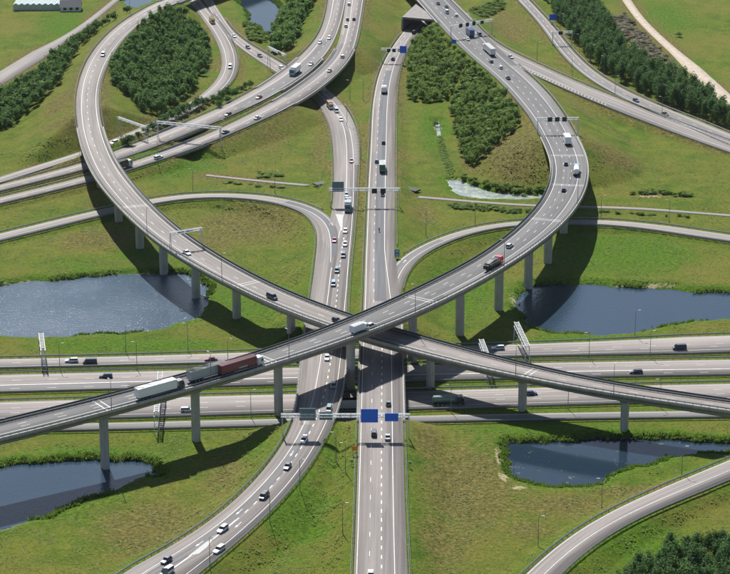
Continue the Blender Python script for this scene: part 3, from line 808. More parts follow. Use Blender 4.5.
# ---------------------------------------------------------------- bridges
def pillar_mesh(h, wide=3.0, deep=2.1):
    mb = MB()
    def ring(z, k=1.0):
        a, b, c = wide / 2 * k, deep / 2 * k, 0.55
        return [(-a + c, -b, z), (a - c, -b, z), (a, -b + c, z), (a, b - c, z), (a - c, b, z), (-a + c, b, z), (-a, b - c, z), (-a, -b + c, z)]
    mb.loft([ring(0), ring(h)])
    return mb
def bridge(rd, name, label, s0, s1, pillars, road_m, lines, depth=1.9, joints=(), parapet=0.85, rails=True, patches=(), span_cat='bridge', far=None):
    mid = rd.at((s0 + s1) / 2)
    root = empty(name, (float(mid[0]), float(mid[1]), 0.0))
    tag(root, label, span_cat)
    def fix(o):
        if o is not None:
            o.parent = root; o.matrix_parent_inverse = Matrix.Translation(-Vector(root.location))
        return o
    # deck slab with sloping soffit
    fix(rd.sweep('deck', [(0, -0.65, -0.03), (1, 0.65, -0.03), (1, 0.65, -0.95), (1, -0.1, -depth * .8), (.5, 2.9, -depth), (.5, -2.9, -depth), (0, 0.1, -depth * .8), (0, -0.65, -0.95)], M['concrete'], None, s0, s1))
    for f, sg in ((0, -1), (1, 1)):
        o1, o2 = sorted((sg * 0.28, sg * 0.70))
        fix(rd.sweep('parapet', [(f, o1, -1.1 if sg < 0 else -0.02), (f, o2, -0.02 if sg < 0 else -1.1), (f, o2, 0.42), (f, o1, 0.42)], M['concrete_pale'], None, s0, s1))
        if rails:
            fix(rd.sweep('hand_rail', [(f, sg * 0.50 - .05, 0.95), (f, sg * 0.50 + .05, 0.95), (f, sg * 0.50 + .05, 1.08), (f, sg * 0.50 - .05, 1.08)], M['steel_dark'], None, s0, s1))
            fix(rd.sweep('crash_rail', [(f, -sg * 0.45 - .06, 0.45), (f, -sg * 0.45 + .06, 0.45), (f, -sg * 0.45 + .06, 0.78), (f, -sg * 0.45 - .06, 0.78)], M['steel'], None, s0, s1))
            if f == far:
                fix(rd.sweep('railing_panel', [(f, sg * 0.50 - .03, 0.34), (f, sg * 0.50 + .03, 0.34), (f, sg * 0.50 + .03, 0.94), (f, sg * 0.50 - .03, 0.94)], M['steel_dark'], None, s0, s1))
                fix(rd.sweep('crash_rail', [(f, -sg * 0.95 - .03, 0.42), (f, -sg * 0.95 + .03, 0.42), (f, -sg * 0.95 + .03, 0.78), (f, -sg * 0.95 - .03, 0.78)], M['steel_dark'], None, s0, s1))
            mb = MB()
            for s in np.arange(s0 + 1, s1 - 1, 2.6):
                p = rd.at(s, f, sg * 0.50, 0.3); q = rd.at(s, f, -sg * 0.45, 0.0)
                mb.box(p[0] - .05, p[0] + .05, p[1] - .05, p[1] + .05, p[2], p[2] + 0.72)
                mb.box(q[0] - .05, q[0] + .05, q[1] - .04, q[1] + .04, q[2] - .02, q[2] + 0.66)
            tag(fix(mb.build('rail_posts', M['steel_dark'])), kind='stuff')
    for i, (bx, by) in enumerate(pillars):
        k = rd.near_base(bx, by, s0, s1); c, t = rd.C[k], rd.T[k]
        zb = min(gz(c[0], c[1]) - 0.6, -0.2)
        if gz(c[0], c[1]) < -1: zb = -4.2
        h = c[2] - depth - zb + 0.05
        ang = math.atan2(t[1], t[0])
        o = fix(pillar_mesh(h).build('pillar', M['concrete_pale']))
        o.matrix_parent_inverse = Matrix.Identity(4)
        o.location = Vector((c[0], c[1], zb)) - Vector(root.location); o.rotation_euler = (0, 0, ang + math.pi / 2)
        mb = MB(); mb.loft([[(-1.5, -1.05, h - 1.2), (1.5, -1.05, h - 1.2), (1.5, 1.05, h - 1.2), (-1.5, 1.05, h - 1.2)], [(-2.7, -1.15, h), (2.7, -1.15, h), (2.7, 1.15, h), (-2.7, 1.15, h)]])
        hd = mb.build('pier_head', M['concrete'], o)
    for s in joints:
        for d in (-0.9, 0.9):
            fix(rd.sweep('expansion_joint', [(.03, 0, 0.02), (.97, 0, 0.02)], M['joint'], None, s + d - 1.3, s + d + 1.3, closed=False)) if False else None
            V = [rd.at(s + d - .25, .02, 0, .022), rd.at(s + d + .25, .02, 0, .022), rd.at(s + d + .25, .98, 0, .022), rd.at(s + d - .25, .98, 0, .022)]
            fix(MB().add(V, [(0, 1, 2, 3)]).build('expansion_joint', M['joint']))
    return root, fix

def road_of(rd, root_fix, name, m, lines, patches=()):
    o = surface(rd, name, m, lines, patches)
    return o

s_up = lambda *p: UPPER.s[UPPER.near_px(*p)]
SURF['upper'] = surface(UPPER, 'flyover_road', M['asphalt_fly'],
    [('solid', .12), ('dash', .335), ('dash', .545), ('solid', [((434, 0), .80), ((530, 100), .76), ((560, 210), .745), ((300, 345), .75), ((42, 421), .75)])],
    [(.76, .99, (505, 66), (440, 295), 'asphalt_grey')], skirt=.03)
bridge(UPPER, 'flyover_bridge', 'tall curved concrete flyover on pillars, topmost of the crossing roads', UPPER.br[1][0], UPPER.br[1][1],
       [(107, 470), (195, 440), (277, 413), (352, 374), (411, 352), (460, 336), (498, 312), (528, 292), (548, 264), (566, 248)], None, None, 2.7,
       joints=[s_up(567, 156), s_up(564, 185), s_up(545, 221), s_up(424, 300), s_up(270, 360), s_up(101, 405)], far=0)
bridge(UPPER, 'overpass_bridge', 'short dark concrete overpass above the two-lane road emerging from underneath', UPPER.br[0][0], UPPER.br[0][1], [], None, None, 1.3)
s_lo = lambda *p: LOWER.s[LOWER.near_px(*p)]
SURF['lower'] = surface(LOWER, 'flyover_road', M['asphalt'], [('solid', .23), ('dash', .48), ('solid', .87)], skirt=.03)
bridge(LOWER, 'flyover_bridge', 'lower pinkish grey flyover passing beneath the topmost flyover, on concrete pillars', LOWER.br[1][0], LOWER.br[1][1],
       [(621, 432), (521, 411), (428, 386), (345, 362), (290, 338), (238, 319), (197, 301), (164, 274), (139, 248), (118, 222), (100, 196)], None, None, 2.5,
       joints=[s_lo(530, 371), s_lo(250, 283), s_lo(140, 205)], far=1)
bridge(LOWER, 'overpass_bridge', 'concrete overpass at the top edge above two curving slip roads', LOWER.br[0][0], LOWER.br[0][1], [], None, None, 1.3)
bridge(CRIGHT, 'underbridge', 'low bridge carrying the straight right-hand carriageway over the cross motorway', CRIGHT.br[0][0], CRIGHT.br[0][1], [(372, 398), (372, 420), (372, 378)], None, None, 1.2, rails=False)
bridge(CLEFT, 'underbridge', 'low bridge carrying the curving left-hand carriageway over the cross motorway', CLEFT.br[0][0], CLEFT.br[0][1], [(322, 398), (318, 420), (326, 378)], None, None, 1.2, rails=False)
bridge(DONE, 'overpass_bridge', 'curved overpass carrying the white box truck over the slip road', DONE.br[0][0], DONE.br[0][1], [(296, 84)], None, None, 1.4)
bridge(DTWO, 'overpass_bridge', 'curved overpass with dark shadow beneath, nearer of the side-by-side pair', DTWO.br[0][0], DTWO.br[0][1], [(322, 98), (346, 76)], None, None, 1.4)
bridge(DONE, 'underpass_bridge', 'small bridge in the farther link road by the lattice sign gantry', DONE.br[1][0], DONE.br[1][1], [], None, None, 1.0, rails=False)
bridge(DTWO, 'underpass_bridge', 'small bridge in the nearer link road with a dark opening facing the meadow', DTWO.br[1][0], DTWO.br[1][1], [], None, None, 1.0, rails=False)

M['roof_slab'] = plain('weathered_slab', (0.17, 0.155, 0.145), 0.9, var=.2, scale=.4)
# box portal where the two-lane road comes out from under the wide road at the top
pt = [px(402, 17, 7.2), px(416, 4, 7.2), px(440, 22, 7.2), px(432, 19.5, 7.2)]
root = empty('underpass_portal', tuple(px(417, 30, 0.2))); tag(root, 'square concrete portal over the two-lane road beside the dense thicket', 'portal')
def rel(o, root):
    o.parent = root; o.matrix_parent_inverse = Matrix.Translation(-Vector(root.location)); return o
rel(MB().prism([pt[0], pt[3], pt[2], pt[1]], 6.1, 7.2).build('roof_slab', M['roof_slab']), root)
for a, b in ((pt[0], pt[1]), (pt[3], pt[2])):
    d = (b - a) / np.linalg.norm(b - a); n = np.array((-d[1], d[0], 0)) * 0.45
    rel(MB().prism([a - n + d * .4, b - n, b + n, a + n + d * .4], -0.5, 6.09).build('side_wall', M['concrete']), root)

# ---------------------------------------------------------------- guardrails
def guardrail(rd, f, off, label, p=None, q=None, skip_bridges=True, group='roadside guardrails'):
    s0 = 0 if p is None else rd.s[rd.near_px(*p)]; s1 = rd.s[-1] if q is None else rd.s[rd.near_px(*q)]
    s0, s1 = min(s0, s1), max(s0, s1)
    mid = rd.at((s0 + s1) / 2, f, off)
    root = empty('guardrail', tuple(float(v) for v in mid)); tag(root, label, 'guardrail', group)
    for d, zt in ((-.17, 0), (.17, 0)):
        o = rd.sweep('rail', [(f, off + d - .03, .42), (f, off + d + .03, .42), (f, off + d + .03, .78), (f, off + d - .03, .78)], M['steel'], None, s0, s1)
        rel(o, root)
    t = np.arange(s0 + 1, s1 - 1, 3.0)
    V, F = [], []
    bx = np.array([(-.06, -.06, -.5), (.06, -.06, -.5), (.06, .06, -.5), (-.06, .06, -.5), (-.06, -.06, .66), (.06, -.06, .66), (.06, .06, .66), (-.06, .06, .66)])
    fb = np.array([(4, 5, 6, 7), (0, 1, 5, 4), (1, 2, 6, 5), (2, 3, 7, 6), (3, 0, 4, 7)])
    for i, s in enumerate(t):
        V.append(bx + rd.at(s, f, off)); F.append(fb + 8 * i)
    if V:
        o = link('rail_posts', mesh_np('rail_posts', np.concatenate(V), np.concatenate(F)), M['steel_dark'])
        tag(rel(o, root), kind='stuff')
    return root

A_, B_ = (0, -0.7), (1, 0.7)
guardrail(CRIGHT, *A_, 'steel guardrail on the left edge of the straight carriageway, below the crossing', (381, 421), None)
guardrail(CRIGHT, *B_, 'steel guardrail on the right edge of the straight carriageway, below the crossing', (381, 421), None)
guardrail(CRIGHT, *A_, 'steel guardrail on the left edge of the straight carriageway, above the crossing', (404, 34), (382, 322))
guardrail(CRIGHT, *B_, 'steel guardrail on the right edge of the straight carriageway, above the crossing', (404, 40), (384, 246))
guardrail(CRIGHT, *A_, 'bridge guardrail on the left side of the straight carriageway under the flyovers', (382, 322), (381, 421))
guardrail(CRIGHT, *B_, 'bridge guardrail on the right side of the straight carriageway under the flyovers', (382, 322), (381, 421))
guardrail(CLEFT, *A_, 'steel guardrail along the outer left edge of the carriageway curving to bottom left', (316, 421), None)
guardrail(CLEFT, *B_, 'steel guardrail along the inner edge of the carriageway curving to bottom left', (316, 421), None)
guardrail(CLEFT, *A_, 'steel guardrail left of the carriageway between the curved overpass and the merging ramp', (328, 112), (345, 205))
guardrail(CLEFT, *B_, 'steel guardrail right of the carriageway between the curved overpass and the crossing', (335, 106), (330, 322))
guardrail(CLEFT, *A_, 'bridge guardrail on the left side of the curving carriageway under the flyovers', (330, 322), (316, 421))
guardrail(CLEFT, *B_, 'bridge guardrail on the right side of the curving carriageway under the flyovers', (330, 322), (316, 421))
guardrail(RAMP_G, *A_, 'steel guardrail along the far side of the left loop ramp', None, (325, 212))
guardrail(RAMP_G, *B_, 'steel guardrail along the near side of the left loop ramp', None, (318, 318))
guardrail(RAMP_H, *A_, 'steel guardrail along the far side of the right loop ramp', (404, 256), None)
guardrail(RAMP_H, *B_, 'steel guardrail along the near side of the right loop ramp', (394, 290), None)
guardrail(ROAD_Q, *A_, 'steel guardrail on the pond side of the bottom right slip road')
guardrail(ROAD_Q, *B_, 'steel guardrail on the tree side of the bottom right slip road')
guardrail(ROW1, *A_, 'steel guardrail along the far edge of the cross motorway, beside the large ponds')
guardrail(ROW1, *B_, 'steel guardrail on the near edge of the farthest cross carriageway')
guardrail(ROW2, *A_, 'steel guardrail on the far edge of the second cross carriageway')
guardrail(ROW2, *B_, 'steel guardrail on the near edge of the second cross carriageway')
guardrail(ROW3, *A_, 'steel guardrail on the far edge of the third cross carriageway')
guardrail(ROW3, *B_, 'steel guardrail on the near edge of the third cross carriageway')
guardrail(ROW4, *B_, 'steel guardrail along the nearest edge of the cross motorway beside the meadow')
guardrail(LOWER, *A_, 'steel guardrail on the outer side of the upper left curve', (176, 3), (90, 128))
guardrail(LOWER, *B_, 'steel guardrail on the inner side of the upper left curve beside the wood', (176, 3), (90, 128))
guardrail(UPPER, *A_, 'steel guardrail between the wide upper road and the dense thicket', (452, 23), (557, 137))
guardrail(UPPER, *B_, 'steel guardrail on the right edge of the wide upper road before the bridge', (512, 64), (557, 137))
guardrail(DONE, *A_, 'steel guardrail on the outer edge of the farther curved link road', None, (309, 58))
guardrail(DONE, *A_, 'steel guardrail on the far edge of the farther link road, left of the overpass', (268, 90), None)
guardrail(DONE, *B_, 'steel guardrail on the near edge of the farther link road', (268, 90), None)
guardrail(DTWO, *A_, 'steel guardrail on the far edge of the nearer link road', (286, 104), None)
guardrail(DTWO, *B_, 'steel guardrail on the near edge of the nearer link road above the meadow', (286, 104), None)
guardrail(DTWO, *B_, 'steel guardrail on the right edge of the nearer link road at the top', None, (348, 50))
guardrail(RAMP_K, *A_, 'steel guardrail on the far edge of the merging slip road with white stripes', (470, 20), None)
guardrail(RAMP_K, *B_, 'steel guardrail on the near edge of the merging slip road with white stripes', (520, 66), None)
guardrail(ROAD_L, *A_, 'steel guardrail on the meadow side of the curved road by the plantation')
guardrail(ROAD_L, *B_, 'steel guardrail on the plantation side of the curved road')
guardrail(RAMP_E, *B_, 'steel guardrail on the outer side of the loop road around the big wood', (205, 14), (170, 120))
guardrail(RAMP_F, *B_, 'steel guardrail on the marsh side of the slip road running under the overpass', (220, 20), (280, 66))

# ---------------------------------------------------------------- lamp posts
def lamp_mesh(h):
    mb = MB(); mb.bar((0, 0, -0.6), (0, 0, h), 0.13, 6, 0.07)
    mb.bar((0, 0, h - 0.1), (0.9, 0, h + 0.15), 0.05, 4)
    hd = MB(); hd.loft([[(0.75, -.12, h + .05), (0.75, .12, h + .05), (0.75, .1, h + .2), (0.75, -.1, h + .2)], [(1.75, -.16, h + .12), (1.75, .16, h + .12), (1.75, .08, h + .24), (1.75, -.08, h + .24)]])
    return mb.mesh('pole'), hd.mesh('lamp_head')
LMESH = lamp_mesh(9.5)
def lamp(x, y, z, rz, label, group):
    o = empty('lamp_post', (x, y, z)); o.rotation_euler = (0, 0, rz); tag(o, label, 'lamp post', group)
    link('pole', LMESH[0], M['pole'], o); link('lamp_head', LMESH[1], M['lamp_glass'], o)
def lamps(pts, label, group, zr=None):
    pts = sorted(pts); n = len(pts); base_label = label.replace('slender grey ', '')
    ORD = ['', 'second from left, ', 'third from left, ', 'fourth from left, ']
    for i, (bx, by) in enumerate(pts):
        label = base_label if n == 1 else ('leftmost ' if i == 0 else 'rightmost ' if i == n - 1 else ORD[i]) + base_label
        if zr is None:
            p = px(bx, by, 0)
            for _ in range(4): p = px(bx, by, gz(p[0], p[1]))
            lamp(p[0], p[1], gz(p[0], p[1]), random.uniform(-.2, .2) + (math.pi if i % 2 else 0), label, group)
        else:
            rd, f = zr; k = rd.near_px(bx, by); s = rd.s[k]
            q = rd.at(s, f, 0.50 if f > .5 else -0.50, 0.3)
            t = rd.N[k] * (-1 if f > .5 else 1)
            lamp(q[0], q[1], q[2], math.atan2(t[1], t[0]), label, group)
lamps([(345.5, 473), (342.7, 534)], 'slender grey lamp post in the grass left of the straight carriageway', 'lamp posts by the straight carriageway')
lamps([(336, 462), (300, 490), (270, 523), (210, 569)], 'slender grey lamp post on the inside of the bottom left curve', 'lamp posts by the bottom left curve')
lamps([(601.6, 509), (538, 547), (681.6, 476)], 'slender grey lamp post between the lower right pond and the slip road', 'lamp posts by the bottom right slip road')
lamps([(137, 369), (228, 365), (60, 370), (589, 359.5), (650, 357.5)], 'slender grey lamp post in the strip between the two farthest cross carriageways', 'lamp posts of the cross motorway')
lamps([(126, 352.5), (188, 350)], 'slender grey lamp post on the bank between the large left pond and the cross motorway', 'lamp posts by the large left pond')
lamps([(635, 336.5)], 'pale lamp post standing at the edge of the large right pond', None)
lamps([(451, 412.5), (568, 409), (251, 418), (660, 407)], 'slender grey lamp post in the strip between the two nearest cross carriageways', 'lamp posts of the near cross carriageways')
lamps([(193, 191), (120, 204.5), (275, 193)], 'slender grey lamp post on the far side of the left loop ramp', 'lamp posts by the left loop ramp')
lamps([(475, 226), (426, 236), (601, 218.5), (669, 223)], 'slender grey lamp post on the far side of the right loop ramp', 'lamp posts by the right loop ramp')
lamps([(537, 62), (572, 79), (615, 96), (662, 117)], 'slender grey lamp post between the striped slip road and the curved road', 'lamp posts by the striped slip road')
lamps([(579.5, 53), (591, 64), (604, 75), (560, 32)], 'slender grey lamp post between the curved road and the poplar plantation', 'lamp posts by the plantation')
lamps([(347, 126), (350, 100), (361, 160), (363, 100)], 'slender grey lamp post in the grass strip between the two central carriageways', 'lamp posts in the central strip')
lamps([(220, 143), (158, 167), (110, 181)], 'slender grey lamp post on the meadow side of the nearer link road', 'lamp posts by the link roads')
lamps([(130, 17), (132, 14)][:1], 'slender grey lamp post where the upper left curve meets the tree strip', None)
lamps([(148, 233), (222, 280)], 'lamp post on the near parapet of the lower flyover, left of the crossing', 'lamp posts on the lower flyover', (LOWER, 0))
lamps([(511, 376), (612, 394)], 'lamp post on the near parapet of the lower flyover, right of the crossing', 'lamp posts on the lower flyover', (LOWER, 0))
lamps([(114, 410), (208, 383), (290, 358), (415, 313), (428, 306)][:4], 'lamp post on the near parapet of the topmost flyover', 'lamp posts on the topmost flyover', (UPPER, 1))
lamps([(505, 268), (576, 205)], 'lamp post on the outer parapet where the topmost flyover curves', 'lamp posts on the flyover curve', (UPPER, 1))

# ---------------------------------------------------------------- sign gantries
def gantry(p0, p1, h, label, panels=(), sec=0.9, lat=True, legs=(True, True), zb=None, walk=False):
    """p0, p1: world feet; panels: (t, width, height, material, dz, side)."""
    p0, p1 = np.array(p0, float), np.array(p1, float)
    top = max(p0[2], p1[2]) + h
    root = empty('sign_gantry', tuple(p0)); tag(root, label, 'gantry')
    d = p1 - p0; d[2] = 0; L = np.linalg.norm(d); d /= L
    ang = math.atan2(d[1], d[0])
    root.rotation_euler = (0, 0, ang)
    zt = top - p0[2]; z1 = p1[2] - p0[2]
    e = sec / 2
    mb = MB()
    for yy in (-e, e):
        for zz in (zt - sec, zt): mb.box(-.4, L + .4, yy - .09, yy + .09, zz - .09, zz + .09)
    n = max(3, int(L / 1.6)); xs = np.linspace(0, L, n + 1)
    for i in range(n):
        for yy in (-e, e):
            a, b = (zt - sec, zt) if i % 2 else (zt, zt - sec)
            mb.bar((xs[i], yy, a), (xs[i + 1], yy, b), .055, 4)
        ya, yb = (-e, e) if i % 2 else (e, -e)
        for zz in (zt, zt - sec): mb.bar((xs[i], ya, zz), (xs[i + 1], yb, zz), .055, 4)
    mb.build('truss_beam', M['gantry'], root)
    for k, (x, zz) in enumerate(((0, 0), (L, z1))):
        if not legs[k]: continue
        mb = MB()
        if lat:
            w0 = 0.85
            for yy in (-1, 1): mb.bar((x, yy * w0, zz - .6), (x, yy * e * .8, zt), .11, 6)
            m_ = 5
            for i in range(m_):
                z0_, z1_ = zz + (zt - zz) * i / m_, zz + (zt - zz) * (i + 1) / m_
                sg = 1 if i % 2 else -1
                mb.bar((x, sg * (w0 + (e * .8 - w0) * i / m_), z0_), (x, -sg * (w0 + (e * .8 - w0) * (i + 1) / m_), z1_), .05, 4)
        else: mb.bar((x, 0, zz - .6), (x, 0, zt), .24, 8, .17)
        mb.build('post', M['gantry'], root)
    if walk:
        for k in range(int(L / 1.5)):
            MB().box(k * 1.5 + .35, k * 1.5 + 1.0, -sec / 2 - .1, sec / 2 + .1, zt + .10, zt + .17).build('walkway_panel', M['joint'], root)
    for t, w, hh, mat, dz, side in panels:
        x = t * L; y = side * (e + .22)
        mb = MB(); mb.box(x - w / 2, x + w / 2, y - .07, y + .07, zt - sec / 2 + dz - hh / 2, zt - sec / 2 + dz + hh / 2)
        o = mb.build('matrix_sign' if mat == 'sign_black' else 'sign_panel', M[mat], root)
        if mat == 'sign_black':
            mb = MB(); mb.box(x - w / 2 - .06, x + w / 2 + .06, y - side * .10 - .02, y - side * .10 + .02, zt - sec / 2 + dz - hh / 2 - .06, zt - sec / 2 + dz + hh / 2 + .06)
            mb.build('backing_board', M['steel_dark'], o)
        else:
            mb = MB()
            for zz in (-.3, .3): mb.box(x - w / 2 + .1, x + w / 2 - .1, y - side * .13 - .04, y - side * .13 + .04, zt - sec / 2 + dz + zz * hh - .05, zt - sec / 2 + dz + zz * hh + .05)
            mb.build('stiffener', M['steel'], o)
            if mat == 'sign_blue':
                mb = MB(); b_ = .07
                for (xa, xb, za, zb_) in ((-w / 2, w / 2, hh / 2 - b_, hh / 2), (-w / 2, w / 2, -hh / 2, -hh / 2 + b_), (-w / 2, -w / 2 + b_, -hh / 2 + b_, hh / 2 - b_), (w / 2 - b_, w / 2, -hh / 2 + b_, hh / 2 - b_)):
                    mb.box(x + xa, x + xb, y + side * .072 - .004, y + side * .072 + .004, zt - sec / 2 + dz + za, zt - sec / 2 + dz + zb_)
                mb.build('sign_border', M['sign_blue'], o)
    return root
def gp(x, y):
    p = px(x, y, 0)
    for _ in range(5): p = px(x, y, gz(p[0], p[1]))
    return p
def rp(rd, x, y, f, off, dz=0.0):
    return rd.at(rd.s[rd.near_px(x, y)], f, off, dz)

# wide gantry over both central carriageways, below the crossing: square blue signs towards the camera
a, b = rp(CLEFT, 300, 436, 0, -1.2, -.2), rp(CRIGHT, 381, 437, 1, 1.6, -.2)
b[1] = a[1] = (a[1] + b[1]) / 2
gantry(a, b, 7.6, 'long white lattice gantry with two blue direction signs across both central carriageways',
       [(.69, 5.2, 4.4, 'sign_blue', .2, -1), (.865, 4.1, 2.6, 'sign_blue', -.3, -1), (.20, 5.0, 4.0, 'sign_back', .1, 1), (.345, 4.0, 2.6, 'sign_back', -.4, 1)])
a, b = rp(CLEFT, 343, 205, 0, -1.0, -.2), rp(CRIGHT, 381, 207, 1, 1.8, -.2)
b[1] = a[1] = (a[1] + b[1]) / 2
gantry(a, b, 7.4, 'white lattice gantry with two black signs over both central carriageways, above the crossing',
       [(.64, 2.0, 2.0, 'sign_black', -.5, -1), (.765, 2.0, 2.0, 'sign_black', -.5, -1), (.115, 4.8, 4.2, 'sign_back', .9, 1)])
a, b = rp(CRIGHT, 386, 62, 0, -1.2), rp(CRIGHT, 386, 62, 1, 2.0)
gantry(a, b, 7.0, 'gantry with a square blue sign over the two-lane road near the portal', [(.30, 1.6, 1.7, 'sign_black', -.4, -1), (.52, 1.6, 1.7, 'sign_black', -.4, -1), (.9, 3.4, 3.6, 'sign_blue', .2, -1)])
a, b = rp(UPPER, 560, 134, 0, -1.1, -.2), rp(UPPER, 560, 134, 1, 1.4, -.2)
gantry(a, b, 7.0, 'white gantry with three black matrix signs over the wide road before the flyover', [(.30, 1.9, 1.9, 'sign_black', -.1, -1), (.48, 1.9, 1.9, 'sign_black', -.1, -1), (.66, 1.9, 1.9, 'sign_black', -.1, -1)], lat=False)
a, b = rp(UPPER, 468, 38, 0, -1.1, -.2), rp(RAMP_K, 478, 34, 0, -3.6, -.5)
gantry(a, b, 7.0, 'long white gantry with four black matrix signs near the blue truck', [(.22, 1.9, 1.9, 'sign_black', -.1, -1), (.38, 1.9, 1.9, 'sign_black', -.1, -1), (.54, 1.9, 1.9, 'sign_black', -.1, -1), (.74, 1.9, 1.6, 'sign_black', -.1, -1)], lat=False)
a, b = rp(ROAD_L, 562, 45, 0, -1.2), rp(ROAD_L, 562, 45, 1, 2.0)
gantry(a, b, 6.8, 'small gantry with one black sign over the curved road by the plantation', [(.4, 2.0, 1.8, 'sign_black', -.2, -1)], lat=False)
a, b = rp(LOWER, 182, 250, 0, -0.5, .3), rp(LOWER, 182, 250, 1, .5, .3)
gantry(a, b, 6.6, 'white lattice gantry standing on the lower flyover, left of the crossing', [(.35, 2.4, 1.1, 'sign_back', .1, 1), (.62, 2.4, 1.1, 'sign_back', .1, 1)], sec=.8)
a, b = gp(119, 136), gp(146, 141)
gantry(a, b, 6.6, 'short white gantry over the single-lane ramp beside the upper left curve', sec=.8)
a, b = rp(DONE, 160, 140, 0, -3.0), rp(DTWO, 216, 146, 1, 2.0)
a, b = px(158, 140, 3.0), px(221, 143.5, 4.2)
a[2] = gz(a[0], a[1]); b[2] = gz(b[0], b[1])
gantry(a, b, 8.0, 'wide white lattice gantry spanning both link roads left of the central meadow', sec=.9)
a, b = gp(269, 70), rp(DONE, 296, 66, 0, -2.2, -.3)
gantry(a, b, 5.5, 'gantry arm with a pale sign panel over the slip road beside the white truck', [(.75, 3.4, 1.5, 'sign_back', 0, -1)])
gantry(gp(516, 342.5), gp(527, 366), 7.4, 'white lattice gantry seen end-on over the farthest cross carriageway, by the right pond', [(.3, 2.6, 1.4, 'sign_back', -.2, 1), (.7, 2.6, 1.4, 'sign_back', -.2, 1)], sec=1.5, walk=True)
gantry(gp(481, 360.2), gp(489, 382), 7.4, 'white lattice gantry seen end-on behind the lower flyover, right of the crossing', [(.3, 2.2, 1.6, 'sign_black', -.4, 1), (.7, 2.2, 1.6, 'sign_black', -.4, 1)], sec=1.5, walk=True)
gantry(gp(161, 394), gp(157, 434.5), 7.6, 'white lattice gantry seen end-on under the topmost flyover by the white truck', [(.2, 2.4, 1.6, 'sign_back', -.2, 1), (.55, 2.4, 1.6, 'sign_back', -.2, 1), (.8, 2.4, 1.6, 'sign_back', -.2, 1)], sec=1.5, walk=True)
gantry(gp(42, 354), gp(44, 371), 7.4, 'lattice gantry at the left edge over the farthest cross carriageway', [(.3, 2.4, 1.6, 'sign_black', -.2, -1), (.7, 2.4, 1.6, 'sign_black', -.2, -1)], sec=1.5, walk=True)

def road_sign(p, w, h, z, mat, label, marks=None):
    root = empty('road_sign', tuple(p)); tag(root, label, 'sign')
    mb = MB()
    for x in (-w * .3, w * .3): mb.bar((x, .08, -.5), (x, .08, z + h / 2), .06, 6)
    mb.build('post', M['steel'], root)
    o = MB().box(-w / 2, w / 2, -.04, .02, z - h / 2, z + h / 2).build('sign_panel', M[mat], root)
    if marks == 'chevron':
        for k in range(2):
            zc = z - h / 4 + k * h / 2
            mb = MB(); mb.add([(-w * .4, -.047, zc - h * .16), (-w * .12, -.047, zc - h * .16), (w * .02 , -.047, zc + h * .06), (w * .02, -.047, zc + h * .2)], [(0, 1, 2, 3)])
            mb.add([(w * .4, -.047, zc - h * .16), (w * .12, -.047, zc - h * .16), (w * .02, -.047, zc + h * .06), (w * .02, -.047, zc + h * .2)], [(3, 2, 1, 0)])
            mb.build('chevron', M['paint'], o)
    return root
road_sign(gp(397, 258), 1.9, 2.8, 2.0, 'sign_teal', 'teal chevron sign in the gore of the right loop ramp', 'chevron')
road_sign(gp(354.5, 455), 1.6, 1.6, 2.2, 'sign_orange', 'small square orange sign left of the straight carriageway')
road_sign(gp(453.5, 46), 2.6, 2.0, 2.2, 'sign_blue', 'small blue sign between the thicket and the wide upper road')
road_sign(gp(553, 24), 4.0, 3.2, 3.6, 'sign_blue', 'blue sign between the curved road and the poplar plantation')
road_sign(rp(CLEFT, 155, 577, .66, 0), 1.5, 3.0, 1.9, 'sign_back', 'grey sign at the split of the bottom left carriageway')
road_sign(gp(352, 466), .8, .8, 1.6, 'sign_back', 'tiny grey sign just below the orange sign')
road_sign(gp(410, 468), .8, .8, 1.6, 'sign_back', 'tiny grey sign right of the straight carriageway')

# culvert grates at the ends of the cycle paths
for (cx, cy), lab in (((411.5, 189.5), 'dark sloping culvert screen at the end of the right cycle path'), ((322, 183.5), 'dark sloping culvert screen at the end of the left cycle path')):
    p = gp(cx, cy); root = empty('culvert_screen', tuple(p)); tag(root, lab, 'culvert')
    root.rotation_euler = (0, 0, R(-38) if cx > 400 else R(30))
    MB().box(-3.4, 3.4, -1.9, 1.9, -.3, .28).build('frame', M['sign_black'], root)
    for k in range(8):
        x = -3.0 + k * .86
        MB().box(x - .16, x + .16, -1.7, 1.7, .30, .42).build('slat', M['steel_dark'], root)

# ---------------------------------------------------------------- vehicles
PAINT = {}
def paint(col):
    if col not in PAINT:
        PAINT[col] = plain('car_paint', col, 0.35, 0.0, var=0.03, coat=0.5)
    return PAINT[col]
WHITE, SILVER, GREY, BLACK = (.80, .80, .80), (.42, .44, .46), (.16, .17, .18), (.012, .013, .015)
NAVY, BLUE, SKYB, RED, MAROON, DGREEN, YELLOW = (.012, .022, .06), (.02, .07, .22), (.18, .30, .42), (.30, .02, .03), (.15, .022, .03), (.02, .10, .07), (.65, .42, .06)
M['glass'] = plain('tinted_glass', (.012, .016, .02), 0.12, var=0.02)
M['tyre'] = plain('tyre_rubber', (.018, .018, .018), 0.85, var=0.1)
M['rim'] = plain('wheel_rim', (.35, .36, .37), 0.4, 0.6, var=0.05)
M['headlight'] = plain('headlight_lens', (.7, .72, .75), 0.15, var=0.02)
M['taillight'] = plain('taillight_lens', (.35, .01, .01), 0.25, var=0.03)
M['chassis'] = plain('chassis_black', (.02, .02, .022), 0.7)
M['trailer_dark'] = plain('tank_dark', (.03, .035, .035), 0.4, var=.1)

